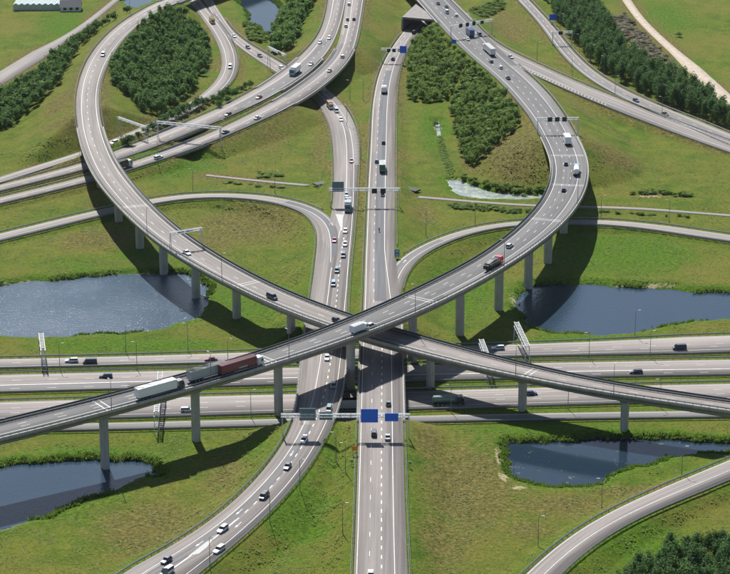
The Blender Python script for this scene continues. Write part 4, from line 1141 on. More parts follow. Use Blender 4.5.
def ring(x, w, z0, z1, r=.12):
    h = z1 - z0
    return [(x, -w * .90, z0), (x, -w, z0 + h * .35), (x, -w * .98, z1 - h * .22), (x, -w * .84, z1), (x, w * .84, z1), (x, w * .98, z1 - h * .22), (x, w, z0 + h * .35), (x, w * .90, z0)]
def wheel_mesh(r, t):
    mb = MB(); n = 12
    rg = lambda y, k: [(math.cos(2 * math.pi * i / n) * r * k, y, math.sin(2 * math.pi * i / n) * r * k) for i in range(n)]
    mb.loft([rg(-t / 2, .9), rg(-t / 2 + .03, 1), rg(t / 2 - .03, 1), rg(t / 2, .9)])
    rm = MB(); rm.loft([rg(-t / 2 - .012, .6), rg(t / 2 + .012, .6)])
    return mb.mesh('wheel', False), rm.mesh('rim')
WCAR, WTRUCK = wheel_mesh(.32, .22), wheel_mesh(.5, .32)
def proto_car(L, Wd, Hh, style):
    h = L / 2; w = Wd / 2; P = {}
    belt = Hh * .60; zl = .18
    if style == 'hatch':
        body = [(-h, .80, .34, belt * .92), (-h + .12, .95, zl, belt * .98), (-h * .5, 1, zl, belt), (h * .1, 1, zl, belt), (h * .42, .99, zl, belt * .98), (h * .80, .95, zl, belt * .84), (h - .12, .86, .22, belt * .74), (h, .72, .32, belt * .60)]
        gl = [(-h + .10, -h + .42), (h * .44, h * .08)]
    elif style == 'sedan':
        body = [(-h, .78, .34, belt * .90), (-h + .15, .93, zl, belt * .97), (-h * .6, 1, zl, belt), (h * .1, 1, zl, belt), (h * .38, .99, zl, belt * .97), (h * .78, .95, zl, belt * .85), (h - .12, .85, .22, belt * .75), (h, .72, .32, belt * .60)]
        gl = [(-h * .70, -h * .38), (h * .40, h * .06)]
    elif style == 'wagon':
        body = [(-h, .82, .34, belt * .95), (-h + .1, .95, zl, belt), (-h * .5, 1, zl, belt), (h * .1, 1, zl, belt), (h * .42, .99, zl, belt * .98), (h * .80, .95, zl, belt * .84), (h - .12, .86, .22, belt * .74), (h, .72, .32, belt * .60)]
        gl = [(-h + .05, -h + .30), (h * .44, h * .10)]
    else:   # van / mpv
        belt = Hh * .58
        body = [(-h, .90, .34, belt), (-h + .08, .97, .22, belt), (0, 1, .22, belt), (h * .55, 1, .22, belt), (h * .75, .97, .22, belt * .92), (h - .12, .88, .25, belt * .80), (h, .75, .36, belt * .62)]
        gl = [(-h + .02, -h + .14), (h * .76, h * .46)]
    mb = MB(); mb.loft([ring(x, w * k, a, b) for x, k, a, b in body]); P['body'] = mb.mesh('body', False)
    (r0, r1), (f0, f1) = gl
    wb, wt = w * .90, w * .74
    zt = Hh - .05
    mb = MB()
    mb.loft([[(r0, -wb * .92, belt - .04), (r0, wb * .92, belt - .04), (r0 + .03, wb * .9, belt), (r0 + .03, -wb * .9, belt)],
             [(r1, -wb, belt - .04), (r1, wb, belt - .04), (r1, wt, zt), (r1, -wt, zt)],
             [(f1, -wb, belt - .04), (f1, wb, belt - .04), (f1, wt, zt), (f1, -wt, zt)],
             [(f0, -wb * .94, belt - .06), (f0, wb * .94, belt - .06), (f0 - .03, wb * .9, belt - .02), (f0 - .03, -wb * .9, belt - .02)]])
    P['windows'] = mb.mesh('windows')
    mb = MB(); k = wt * 1.03
    mb.loft([[(r1 - .08, -k, zt - .04), (r1 - .08, k, zt - .04), (r1 - .02, k * .9, zt + .04), (r1 - .02, -k * .9, zt + .04)],
             [((r1 + f1) / 2, -k, zt - .03), ((r1 + f1) / 2, k, zt - .03), ((r1 + f1) / 2, k * .9, zt + .06), ((r1 + f1) / 2, -k * .9, zt + .06)],
             [(f1 + .05, -k, zt - .04), (f1 + .05, k, zt - .04), (f1 - .02, k * .9, zt + .04), (f1 - .02, -k * .9, zt + .04)]])
    P['roof'] = mb.mesh('roof')
    P['light'] = []
    for sy in (-1, 1):
        P['light'].append(('headlight', MB().box(h - .22, h - .04, sy * w * .66 - .17, sy * w * .66 + .17, belt * .62, belt * .76).mesh('headlight'), 'headlight'))
        P['light'].append(('taillight', MB().box(-h - .01, -h + .14, sy * w * .70 - .12, sy * w * .70 + .12, belt * .70, belt * .92).mesh('taillight'), 'taillight'))
    P['wheels'] = [(sx * h * .60, sy * (w - .10), .32) for sx in (-1, 1) for sy in (-1, 1)]
    return P
CARS = {'hatch': proto_car(4.1, 1.78, 1.5, 'hatch'), 'sedan': proto_car(4.6, 1.82, 1.45, 'sedan'), 'wagon': proto_car(4.7, 1.82, 1.5, 'wagon'), 'mpv': proto_car(4.6, 1.86, 1.72, 'van'), 'van': proto_car(5.0, 1.95, 2.0, 'van')}

def place(rd, x, y, d, hmid):
    z = 0.0
    for _ in range(4):
        p = px(x, y, z + hmid); k = rd.near(p); z = rd.C[k, 2]
    lat = float(np.dot(p[:2] - rd.C[k, :2], rd.N[k, :2]))
    lim = rd.W[k] / 2 - 1.5
    lat = max(-lim, min(lim, lat))
    s = rd.s[k] + float(np.dot(p[:2] - rd.C[k, :2], rd.T[k, :2]))
    q = rd.at(s, .5, lat, 0.016)
    t = Vector(rd.T[k]).normalized() * d
    up = Vector((0, 0, 1)); left = up.cross(t).normalized(); up = t.cross(left)
    Mx = Matrix((t, left, up)).transposed().to_4x4(); Mx.translation = Vector(q)
    return Mx
def wheels(o, pts, wm, parent_name='wheel'):
    for x, y, z in pts:
        wl = link('wheel', wm[0], M['tyre'], o); wl.location = (x, y, z)
        rm = link('rim', wm[1], M['rim'], wl)
def car(style, rk, x, y, d, col, label, group=None):
    P = CARS[style]
    o = empty('van' if style == 'van' else 'car', M=place(ROADS[rk], x, y, d, .75) @ Matrix.Scale(.95, 4))
    tag(o, label, 'van' if style == 'van' else 'car', group)
    link('body', P['body'], paint(col), o); link('windows', P['windows'], M['glass'], o); link('roof', P['roof'], paint(col), o)
    for nm, me, mm in P['light']: link(nm, me, M[mm], o)
    wheels(o, P['wheels'], WCAR)
    return o
# truck meshes
def cab_mesh(h=3.1):
    mb = MB(); w = 1.23
    def rg(x, z0, z1, k=1.0): return [(x, -w * k, z0), (x, -w * k, z1 - .15), (x, -w * .9 * k, z1), (x, w * .9 * k, z1), (x, w * k, z1 - .15), (x, w * k, z0)]
    mb.loft([rg(-1.05, .55, h), rg(.55, .45, h + .12), rg(.95, .42, h - .5), rg(1.12, .42, 1.75), rg(1.15, .45, 1.0, .97)])
    ws = MB(); ws.add([(1.145, -1.05, 1.72), (1.145, 1.05, 1.72), (.99, 1.0, h - .62), (.99, -1.0, h - .62)], [(0, 1, 2, 3)])
    for sy in (-1, 1): ws.box(.05, .85, sy * 1.235 - .012, sy * 1.235 + .012, 1.75, 2.45)
    return mb.mesh('cab'), ws.mesh('windscreen')
CAB = cab_mesh()
def box_mesh(x0, x1, z0, z1, name, w=1.27):
    mb = MB(); mb.box(x0, x1, -w, w, z0, z1)
    for x in np.arange(x0 + .6, x1 - .3, 1.2):                       # side posts proud of the panels
        for sy in (-1, 1): mb.box(x - .04, x + .04, sy * w - .02, sy * w + .02, z0 + .1, z1 - .1)
    for z in (z0 + .06, z1 - .06):
        mb.box(x0 - .02, x1 + .02, -w - .025, w + .025, z - .06, z + .06)
    return mb.mesh(name)
def tank_mesh(x0, x1, zc, r, name, n=16, squash=1.0):
    mb = MB(); rg = lambda x, k: [(x, math.cos(2 * math.pi * i / n) * r * k, zc + math.sin(2 * math.pi * i / n) * r * k * squash) for i in range(n)]
    mb.loft([rg(x0, .55), rg(x0 + .18, .85), rg(x0 + .4, 1), rg(x1 - .4, 1), rg(x1 - .18, .85), rg(x1, .55)])
    return mb.mesh(name)
TRAILER = box_mesh(-8.3, 5.3, 1.15, 4.0, 'trailer_box'); RIGID = box_mesh(-5.2, 2.6, 1.0, 3.8, 'cargo_box'); SHORT = box_mesh(-3.4, 1.6, .85, 3.1, 'cargo_box', 1.1)
def flat_chassis(x0, x1): return MB().box(x0, x1, -.5, .5, .55, .98).box(x0 + .6, x0 + 4.2, -1.15, 1.15, .6, .95).mesh('chassis')
CH_LONG, CH_MID, CH_SHORT = flat_chassis(-8.1, 7.6), flat_chassis(-5.0, 4.4), flat_chassis(-3.3, 2.8)
def truck(kind, rk, x, y, d, cabcol, boxcol, label, group=None):
    hm = 2.1
    o = empty('truck', M=place(ROADS[rk], x, y, d, hm)); tag(o, label, 'truck', group)
    def cab(xo, sc=1.0):
        c = link('cab', CAB[0], paint(cabcol), o); c.location = (xo, 0, 0); c.scale = (sc, sc, sc)
        link('windscreen', CAB[1], M['glass'], c)
        for sy in (-1, 1):
            hl = link('headlight', HL, M['headlight'], c); hl.location = (1.14, sy * .95, .72)
    if kind in ('semi', 'tanker'):
        cab(7.0); link('chassis', CH_LONG, M['chassis'], o)
        if kind == 'semi': link('trailer_box', TRAILER, paint(boxcol), o)
        else: link('tank', TANK, paint(boxcol), o)
        xs = (-6.6, -5.3, -4.0, 3.6, 6.9)
    elif kind == 'rigid':
        cab(3.9); link('chassis', CH_MID, M['chassis'], o); link('cargo_box', RIGID, paint(boxcol), o); xs = (-3.4, -2.1, 3.8)
    elif kind == 'short':
        cab(2.6, .82); link('chassis', CH_SHORT, M['chassis'], o); link('cargo_box', SHORT, paint(boxcol), o); xs = (-2.0, 2.4)
    elif kind == 'rigid_tank':
        cab(3.9); link('chassis', CH_MID, M['chassis'], o); link('tank', TANK_S, paint(boxcol), o); xs = (-3.4, -2.1, 3.8)
    elif kind == 'tipper':
        cab(3.9); link('chassis', CH_MID, M['chassis'], o)
        link('tipper_body', TIPPER, paint(boxcol), o); link('load_cover', TCOVER, M['trailer_dark'], o); link('loading_crane', CRANE, M['chassis'], o); xs = (-3.6, -2.3, 2.2, 3.8)
    wheels(o, [(xx, sy * 1.08, .5) for xx in xs for sy in (-1, 1)], WTRUCK)
    return o
HL = MB().box(-.04, .03, -.18, .18, -.1, .1).mesh('headlight')
TANK = tank_mesh(-8.2, 5.3, 2.3, 1.2, 'tank'); TANK_S = tank_mesh(-5.2, 2.4, 2.2, 1.15, 'tank')
mb = MB(); mb.loft([[(-5.2, -1.0, 1.0), (-5.2, 1.0, 1.0), (-5.4, 1.25, 2.5), (-5.4, -1.25, 2.5)], [(2.4, -1.0, 1.0), (2.4, 1.0, 1.0), (2.5, 1.25, 2.7), (2.5, -1.25, 2.7)]]); TIPPER = mb.mesh('tipper_body')
mb = MB(); mb.loft([[(-5.2, -1.2, 2.5), (-5.2, 1.2, 2.5), (-5.2, .7, 2.75), (-5.2, -.7, 2.75)], [(-1.5, -1.2, 2.6), (-1.5, 1.2, 2.6), (-1.5, .8, 3.15), (-1.5, -.8, 3.15)], [(2.4, -1.2, 2.7), (2.4, 1.2, 2.7), (2.4, .7, 2.95), (2.4, -.7, 2.95)]]); TCOVER = mb.mesh('load_cover')
mb = MB(); mb.box(-6.6, -5.45, -.9, .9, 1.0, 2.3).bar((-6.0, .3, 2.2), (-5.6, .3, 3.1), .14).bar((-5.6, .3, 3.1), (-6.7, -.4, 2.9), .12); CRANE = mb.mesh('loading_crane')

# --- the topmost flyover and its continuation (traffic runs up and to the right)
U = -1
truck('semi', 'upper', 162, 389, U, (.04, .045, .055), WHITE, 'long white trailer truck with dark cab, leftmost on the topmost flyover')
truck('semi', 'upper', 211, 370.5, U, WHITE, (.36, .38, .39), 'grey trailer truck in the far lane of the topmost flyover')
RT = truck('semi', 'upper', 241, 364.5, U, (.55, .60, .63), MAROON, 'dark red trailer truck with pale cab on the topmost flyover')
for k in range(7):
    o = MB().box(-1.6 + k * .48, -1.6 + k * .48 + .34, -1.305, -1.293, 1.55, 2.0).build('lettering', M['gantry'], RT)
truck('short', 'upper', 361.5, 327, U, WHITE, (.70, .71, .72), 'small white box van lorry on the topmost flyover at the crossing')
car('hatch', 'upper', 371.5, 324.5, U, SILVER, 'silver car just ahead of the small white box lorry on the flyover')
truck('tipper', 'upper', 494, 261.5, U, (.60, .02, .04), (.05, .055, .06), 'red-cabbed truck with black covered body where the topmost flyover curves')
car('wagon', 'upper', 509.6, 245, U, (.50, .56, .62), 'silver blue car ahead of the red-cabbed truck on the flyover')
car('hatch', 'upper', 564, 189.5, U, NAVY, 'dark car below the white tanker on the flyover curve')
truck('rigid_tank', 'upper', 576.5, 169, U, SKYB, WHITE, 'white tanker truck with blue cab on the flyover curve')
car('hatch', 'upper', 566, 163.5, U, (.03, .07, .09), 'dark teal car left of the white tanker truck')
truck('rigid', 'upper', 567, 138.5, U, WHITE, WHITE, 'white box truck just past the gantry with three black signs')
car('sedan', 'upper', 508, 77.5, U, BLACK, 'black car last in the column below the long white truck')
car('hatch', 'upper', 500.5, 67, U, WHITE, 'white car just below the long white trailer truck')
car('hatch', 'upper', 491, 61, U, (.16, .20, .28), 'grey blue car left of the long white trailer truck')
truck('semi', 'upper', 489, 49, U, (.68, .66, .62), (.72, .70, .66), 'long creamy white trailer truck on the wide upper road')
truck('rigid', 'upper', 470, 31.5, U, BLUE, (.03, .07, .20), 'dark blue box truck near the four-sign gantry')
car('van', 'ramp_k', 479.5, 34.5, 1, (.02, .05, .11), 'dark blue van right of the blue truck on the slip road')
car('sedan', 'upper', 467.7, 38.5, U, WHITE, 'white car left of the dark blue truck')
car('hatch', 'upper', 456, 15, U, WHITE, 'white car in the right lane behind the four-sign gantry')
car('van', 'upper', 446.6, 11.5, U, (.60, .65, .70), 'pale van in the middle of the wide upper road at the top')
car('sedan', 'upper', 438, 3, U, NAVY, 'dark car in the left lane at the top of the wide road')
car('sedan', 'upper', 446.5, 6.3, U, (.05, .06, .09), 'dark grey car just beyond the pale van at the top')
car('sedan', 'ramp_k', 510.5, 56.5, 1, SILVER, 'silver car at the start of the white striped gore')
# --- lower flyover (traffic runs down and to the right)
car('van', 'lower', 103, 54.5, 1, WHITE, 'white van alone on the upper left curve')
car('sedan', 'lower', 187, 252, 1, WHITE, 'white car just below the gantry on the lower flyover')
car('van', 'lower', 272, 296.5, 1, (.05, .07, .08), 'dark grey van on the lower flyover left of the crossing')
car('hatch', 'lower', 337, 319.5, 1, BLACK, 'black car about to pass beneath the topmost flyover')
# --- link roads
car('hatch', 'd_one', 329, 37.5, 1, WHITE, 'white car beside the grassy tip between the link roads')
car('hatch', 'd_one', 319.7, 41.8, 1, (.66, .67, .70), 'pale car in the outer lane of the farther link road')
car('sedan', 'd_one', 311, 63.5, 1, (.55, .54, .52), 'light grey car right of the white truck on the farther link road')
truck('rigid', 'd_one', 295, 69.5, 1, (.22, .30, .32), WHITE, 'white box truck with dark cab on the farther curved overpass')
car('sedan', 'd_one', 259, 96.5, 1, (.45, .12, .10), 'reddish car left of the overpass on the farther link road')
car('hatch', 'd_one', 232, 114.5, 1, BLACK, 'small black car in the near lane of the farther link road')
car('hatch', 'd_two', 349, 3.8, -1, WHITE, 'white car topmost on the nearer link road')
car('hatch', 'd_two', 347.6, 18.8, -1, (.42, .25, .24), 'pinkish car beside a dark car at the top of the nearer link road')
car('hatch', 'd_two', 354, 18.6, -1, (.06, .08, .12), 'dark car in the right lane at the top of the nearer link road')
car('hatch', 'd_two', 346, 25.5, -1, (.68, .70, .72), 'white car following the pinkish car on the nearer link road')
car('hatch', 'd_two', 342.7, 56, -1, (.70, .70, .72), 'white car on the nearer curved overpass')
car('sedan', 'd_two', 329.6, 70, -1, (.36, .37, .38), 'grey car in the middle of the nearer curved overpass')
car('sedan', 'd_two', 257.5, 117, -1, WHITE, 'white car on the nearer link road right of the wide gantry')
car('sedan', 'd_two', 225.5, 131.2, -1, (.10, .11, .13), 'dark grey car on the nearer link road beside the wide gantry')
car('wagon', 'd_two', 158.6, 156.5, -1, WHITE, 'white car on the nearer link road close to the lower flyover')
truck('rigid', 'd_two', 122, 164, -1, (.5, .5, .5), (.03, .03, .04), 'black truck coming out from under the lower flyover')
# --- ramps at the top left
truck('short', 'ramp_e', 212, 19, 1, YELLOW, (.70, .62, .40), 'yellow and white delivery truck near the top left overpass')
car('van', 'ramp_e', 230, 66.5, 1, WHITE, 'white van on the loop road around the big wood')
car('wagon', 'ramp_e', 114, 142, 1, WHITE, 'white car on the ramp beside the upper left curve')
car('sedan', 'ramp_f', 234, 35.5, 1, WHITE, 'white car high on the slip road by the marsh')
car('hatch', 'ramp_f', 248, 47, 1, NAVY, 'first dark car on the slip road by the marsh')
car('hatch', 'ramp_f', 260, 55.3, 1, BLACK, 'second dark car on the slip road, nearer the gantry arm')
car('wagon', 'ramp_f', 281.5, 67.5, 1, (.66, .67, .68), 'white car about to pass under the white truck overpass')
# --- central left carriageway (traffic runs towards the camera)
truck('short', 'c_left', 330, 103.5, 1, (.60, .52, .40), (.55, .30, .20), 'cream and red small truck coming out of the overpass shadow')
car('van', 'c_left', 336.4, 110.5, 1, (.36, .42, .46), 'grey van behind the cream and red truck')
car('hatch', 'c_left', 341, 119, 1, WHITE, 'white car third in line below the curved overpass')
car('hatch', 'c_left', 351.5, 160.5, 1, (.40, .16, .26), 'pinkish red car alone on the left central carriageway')
car('hatch', 'c_left', 346.6, 194.5, 1, (.22, .34, .46), 'light blue car just behind the white truck')
truck('rigid', 'c_left', 348, 204.5, 1, (.10, .17, .18), WHITE, 'white box truck with dark teal cab beneath the two-sign gantry')
car('hatch', 'c_left', 345.3, 230.5, 1, WHITE, 'white car beside the pale gore of the loop ramp')
car('hatch', 'c_left', 334.5, 239.8, 1, (.36, .07, .10), 'red car joining from the loop ramp')
car('hatch', 'c_left', 345, 243.6, 1, (.68, .70, .72), 'white car to the right of the red joining car')
car('mpv', 'c_left', 343.4, 254.8, 1, (.10, .17, .24), 'blue car below the two white cars by the merge')
car('mpv', 'c_left', 337, 269.8, 1, (.12, .22, .30), 'blue grey car in the left lane above the lower flyover')
car('mpv', 'c_left', 333.4, 283.3, 1, (.22, .34, .42), 'light blue car nearest the lower flyover')
car('hatch', 'c_left', 327, 357.2, 1, WHITE, 'white car in the sunlit gap under the topmost flyover')
car('hatch', 'c_left', 333.4, 384.8, 1, GREY, 'grey car in the deep shadow of the topmost flyover')
car('mpv', 'c_left', 329, 408.3, 1, (.15, .22, .25), 'grey blue car just above the long gantry')
car('wagon', 'c_left', 304, 439, 1, WHITE, 'white car below the long gantry on the curving carriageway')
car('hatch', 'c_left', 287.4, 465.8, 1, (.04, .06, .09), 'dark blue car second below the long gantry')
car('mpv', 'c_left', 264, 495.3, 1, BLACK, 'black car in the middle of the bottom left curve')
car('wagon', 'c_left', 222.5, 528.2, 1, (.58, .60, .64), 'silver car in the left lane of the bottom left curve')
car('wagon', 'c_left', 219, 548.7, 1, (.72, .72, .71), 'white car in the right lane of the bottom left curve')
car('hatch', 'c_left', 166.3, 559.5, 1, (.016, .022, .065), 'navy car near the bottom left corner')
car('van', 'c_left', 167, 571.5, 1, (.70, .70, .68), 'white van cut by the bottom edge of the picture')
# --- central right carriageway (traffic runs away from the camera)
car('mpv', 'c_right', 414, 32, -1, BLACK, 'black car entering the concrete portal')
car('hatch', 'c_right', 399.5, 49, -1, NAVY, 'dark car between the portal and the blue sign gantry')
car('mpv', 'c_right', 393, 58.3, -1, (.04, .07, .09), 'dark teal car in the bend below the portal')
truck('short', 'c_right', 384, 88, -1, (.55, .56, .57), WHITE, 'small white truck alone on the two-lane road by the thicket')
car('hatch', 'c_right', 383.6, 142, -1, (.03, .02, .05), 'black car ahead of the green and white truck')
car('hatch', 'c_right', 376.7, 160.8, -1, (.05, .16, .24), 'blue car left of the green and white truck')
GT = truck('rigid', 'c_right', 382.5, 165.5, -1, (.03, .14, .10), (.72, .73, .72), 'white box truck with green tail above the two-sign gantry')
MB().box(-5.30, -5.225, -1.2, 1.2, 1.1, 3.7).build('rear_door', paint((.015, .12, .06)), GT)
car('wagon', 'c_right', 382.7, 193.5, -1, (.42, .50, .54), 'silver car just below the two-sign gantry on the right')
car('hatch', 'c_right', 388.5, 402.3, -1, (.10, .12, .14), 'dark grey car above the small blue sign')
car('mpv', 'c_right', 374, 432.3, -1, (.03, .04, .06), 'dark car just below the large blue sign')
car('sedan', 'c_right', 387.7, 436, -1, (.34, .36, .38), 'grey car just below the small blue sign')
car('hatch', 'c_right', 370.7, 572, -1, WHITE, 'white car at the bottom edge of the straight carriageway')
# --- the cross motorway
car('wagon', 'row_one', 71.5, 359.8, -1, (.66, .68, .70), 'white car leftmost on the farthest cross carriageway')
car('van', 'row_one', 90, 361.5, -1, (.015, .025, .07), 'dark blue van behind the white car on the cross motorway')
car('sedan', 'row_one', 211, 358.6, -1, (.20, .015, .03), 'dark red car above the grey trailer truck')
car('wagon', 'row_one', 498, 347.2, -1, (.45, .56, .64), 'pale blue car in flyover shadow beside the end-on gantry')
car('van', 'row_one', 679.5, 347.3, -1, (.02, .03, .07), 'dark blue van rightmost on the cross motorway')
car('wagon', 'row_two', 105.7, 375.2, -1, (.02, .03, .08), 'dark blue car on the second cross carriageway, left')
car('wagon', 'row_two', 636, 371.2, -1, (.015, .016, .03), 'black estate car on the second cross carriageway, right')
car('wagon', 'row_three', 187.4, 409, 1, (.66, .68, .70), 'white car seen below the topmost flyover on the third cross carriageway')
truck('rigid_tank', 'row_three', 448.5, 399, 1, (.02, .03, .03), (.10, .16, .13), 'dark green tanker truck in flyover shadow on the cross motorway')
car('hatch', 'row_three', 531.5, 392.5, 1, (.012, .035, .12), 'blue car right of the lower flyover pillar')
truck('rigid', 'row_three', 350, 410, 1, WHITE, (.66, .67, .67), 'white truck half hidden in the gap between the two central bridges')
car('hatch', 'road_l', 636, 100, 1, (.03, .06, .16), 'blue car on the curved road by the plantation')
car('sedan', 'road_l', 665, 113.5, 1, (.06, .05, .05), 'dark brown car following the blue car by the plantation')

# motorcycle on the right carriageway
def motorcycle(rk, x, y, d, label):
    o = empty('motorcycle', M=place(ROADS[rk], x, y, d, .6)); tag(o, label, 'motorcycle')
    mb = MB(); mb.loft([[(-.7, -.12, .75), (-.7, .12, .75), (-.7, .1, .9), (-.7, -.1, .9)], [(-.1, -.18, .55), (-.1, .18, .55), (-.1, .16, .88), (-.1, -.16, .88)], [(.45, -.2, .45), (.45, .2, .45), (.45, .14, 1.05), (.45, -.14, 1.05)], [(.75, -.12, .7), (.75, .12, .7), (.7, .1, 1.1), (.7, -.1, 1.1)]]); mb.build('body', paint(BLACK), o)
    mb = MB(); mb.bar((.5, -.38, 1.1), (.5, .38, 1.1), .03); mb.build('handlebar', M['chassis'], o)
    mb = MB(); mb.bar((.55, 0, 1.0), (.78, 0, .32), .05); mb.build('fork', M['rim'], o)
    for xx in (-.7, .78):
        wl = link('wheel', WCAR[0], M['tyre'], o); wl.location = (xx, 0, .32); wl.scale = (1, .6, 1)
    return o
mc = motorcycle('c_right', 379.2, 230.5, -1, 'dark motorcycle with rider on the right central carriageway')
# rider: one skinned figure, seated and leaning to the handlebar
J = [((-.18, 0, .92), .16), ((-.08, 0, 1.22), .17), ((.06, 0, 1.48), .15), ((.12, 0, 1.60), .06), ((.18, 0, 1.72), .12), ((.20, 0, 1.80), .10),
     ((.05, .22, 1.45), .07), ((.22, .33, 1.22), .055), ((.46, .30, 1.12), .05), ((.05, -.22, 1.45), .07), ((.22, -.33, 1.22), .055), ((.46, -.30, 1.12), .05),
     ((-.10, .14, .90), .10), ((.22, .22, .80), .085), ((-.02, .22, .42), .06), ((.12, .22, .36), .05), ((-.10, -.14, .90), .10), ((.22, -.22, .80), .085), ((-.02, -.22, .42), .06), ((.12, -.22, .36), .05)]
me = bpy.data.meshes.new('person'); me.from_pydata([j[0] for j in J], [(0, 1), (1, 2), (2, 3), (3, 4), (4, 5), (2, 6), (6, 7), (7, 8), (2, 9), (9, 10), (10, 11), (0, 12), (12, 13), (13, 14), (14, 15), (0, 16), (16, 17), (17, 18), (18, 19)], [])
ro = link('person', me, plain('riding_suit', (.02, .022, .026), .6)); ro.matrix_world = mc.matrix_world
ro.modifiers.new('skin', 'SKIN'); sv = me.skin_vertices[0].data
for v, j in zip(sv, J): v.radius = (j[1], j[1])
sv[0].use_root = True
ro.modifiers.new('sub', 'SUBSURF').levels = 1
tag(ro, 'person in dark riding clothes seated on the motorcycle', 'person')

# ---------------------------------------------------------------- vegetation
def leaf_cloud(n, rx, rz, zc, size, lumps, seed, taper=0.0):
    """Leaf-clump quads spread through lumpy crowns: returns (4n,3) vertices."""
    g = np.random.default_rng(seed)
    C = g.normal(size=(lumps, 3)); C /= np.linalg.norm(C, axis=1)[:, None]
    C *= g.random((lumps, 1)) ** .5 * .62
    k = g.integers(0, lumps, n)
    d = g.normal(size=(n, 3)); d /= np.linalg.norm(d, axis=1)[:, None]
    p = C[k] + d * (g.random((n, 1)) ** .35) * (.34 + .14 * g.random((lumps, 1)))[k]
    if taper:
        f = 1 - taper * (p[:, 2:3] * .5 + .5); p[:, :2] *= np.clip(f, .12, 1.3)
    c = p * np.array((rx, rx, rz)) + np.array((0, 0, zc))
    nrm = d + g.normal(size=(n, 3)) * .55 + np.array((0, 0, .35)); nrm /= np.linalg.norm(nrm, axis=1)[:, None]
    a = np.cross(nrm, g.normal(size=(n, 3))); a /= np.linalg.norm(a, axis=1)[:, None]; b = np.cross(nrm, a)
    s = size * (.55 + .9 * g.random((n, 1)))
    a, b = a * s, b * s * (.55 + .4 * g.random((n, 1)))
    return np.stack([c - a * .5 - b * .2, c + a * .1 - b * .5, c + a * .55 + b * .15, c - a * .1 + b * .5], 1).reshape(-1, 3)
def quads(n): return np.arange(4 * n).reshape(n, 4)
def trunk_mb(h, r, seed, spread=1.2):
    g = random.Random(seed); mb = MB(); p = Vector((0, 0, -.4)); rr = r
    pts = [p]
    for k in range(4):
        q = Vector((g.uniform(-.12, .12) * h * .2, g.uniform(-.12, .12) * h * .2, h * (k + 1) / 4)); mb.bar(p, q, rr, 6, rr * .75); rr *= .75; p = q; pts.append(q)
    for k in range(5):
        b = pts[2 + k % 3]; an = g.uniform(0, 6.28); mb.bar(b, b + Vector((math.cos(an) * spread, math.sin(an) * spread, h * .18)), r * .35, 4, r * .12)
    return mb
def poly_px(P): return np.array([px(x, y, 0)[:2] for x, y in P])
def inside(p, poly): return sdist(np.array([p[0]]), np.array([p[1]]), poly)[0] < 0
def scatter(poly, sp, seed, jit=.42, clear=1.5):
    g = np.random.default_rng(seed); lo, hi = poly.min(0), poly.max(0)
    xs, ys = np.arange(lo[0], hi[0], sp), np.arange(lo[1], hi[1], sp)
    P = np.stack(np.meshgrid(xs, ys, indexing='ij'), -1).reshape(-1, 2)
    P += g.uniform(-jit, jit, P.shape) * sp
    P = P[sdist(P[:, 0], P[:, 1], poly) < 0]
    ii = np.clip(np.searchsorted(gx, P[:, 0]), 0, NX - 1); jj = np.clip(np.searchsorted(gy, P[:, 1]), 0, NY - 1)
    ok = (dist[ii, jj] > clear) & (pd[ii, jj] > 1.0)
    return P[ok], Z[ii, jj][ok]
# crowns shared by the woods
def cube_ball(seed, n=3):
    g = np.random.default_rng(seed); t = np.linspace(-1, 1, n + 1); Q = []
    for ax in range(3):
        for sg in (-1, 1):
            for i in range(n):
                for j in range(n):
                    q = []
                    for a, b in ((t[i], t[j]), (t[i + 1], t[j]), (t[i + 1], t[j + 1]), (t[i], t[j + 1])):
                        v = [0, 0, 0]; v[ax] = sg; v[(ax + 1) % 3] = a; v[(ax + 2) % 3] = b * sg; q.append(v)
                    Q.append(q)
    V = np.array(Q, float).reshape(-1, 3); V /= np.linalg.norm(V, axis=1)[:, None]
    w = g.normal(size=(3, 3)) * 2.2
    return V * (.60 + .10 * np.sin(V @ w[0] * 1.3 + 1) + .07 * np.sin(V @ w[1] * 2))[:, None]
VAR = [np.concatenate([leaf_cloud(230, 1.05, 1.05, 0, .21, 12, 100 + k), cube_ball(k) * .78]) for k in range(10)]
def thicket(name, P, label, cat, sp, hgt, mat, seed, n=None, light=0.0):
    poly = poly_px(P); pts, zz = scatter(poly, sp, seed)
    g = np.random.default_rng(seed); V = []
    for (x, y), z in zip(pts, zz):
        c = VAR[g.integers(10)]; r = sp * (.50 + .65 * g.random()); h = hgt * (.6 + .6 * g.random() + .35 * (vnoise(np.array([x]), np.array([y]), 22, seed)[0] - .5))
        a = g.random() * 6.28; ca, sa = math.cos(a), math.sin(a)
        q = np.stack([(c[:, 0] * ca - c[:, 1] * sa) * r + x, (c[:, 0] * sa + c[:, 1] * ca) * r + y, c[:, 2] * h * .5 + z + h * .52], 1)
        V.append(q)
    V = np.concatenate(V)
    o = link(name, mesh_np(name, V, quads(len(V) // 4)), M[mat])
    tag(o, label, cat, kind='stuff')
    return pts
thicket('wood', [(165, 22), (186, 24), (200, 36), (209, 52), (210, 68), (200, 82), (184, 101), (160.5, 117), (146, 120.5), (131, 111), (113, 102), (112, 88), (116, 77), (127, 60), (146, 39)], 'large leaf-shaped wood enclosed by the upper left curve', 'wood', 3.3, 7.2, 'leaf_wood', 51)
thicket('wood', [(-30, 112), (0, 96), (42.7, 71), (75.6, 46), (122, 17), (131, 13), (110, 26), (83, 53), (69, 73), (60, 96), (44, 108), (0, 132), (-30, 150)], 'long tree strip between the service road and the upper left curve', 'wood', 3.3, 6.8, 'leaf_wood', 52)
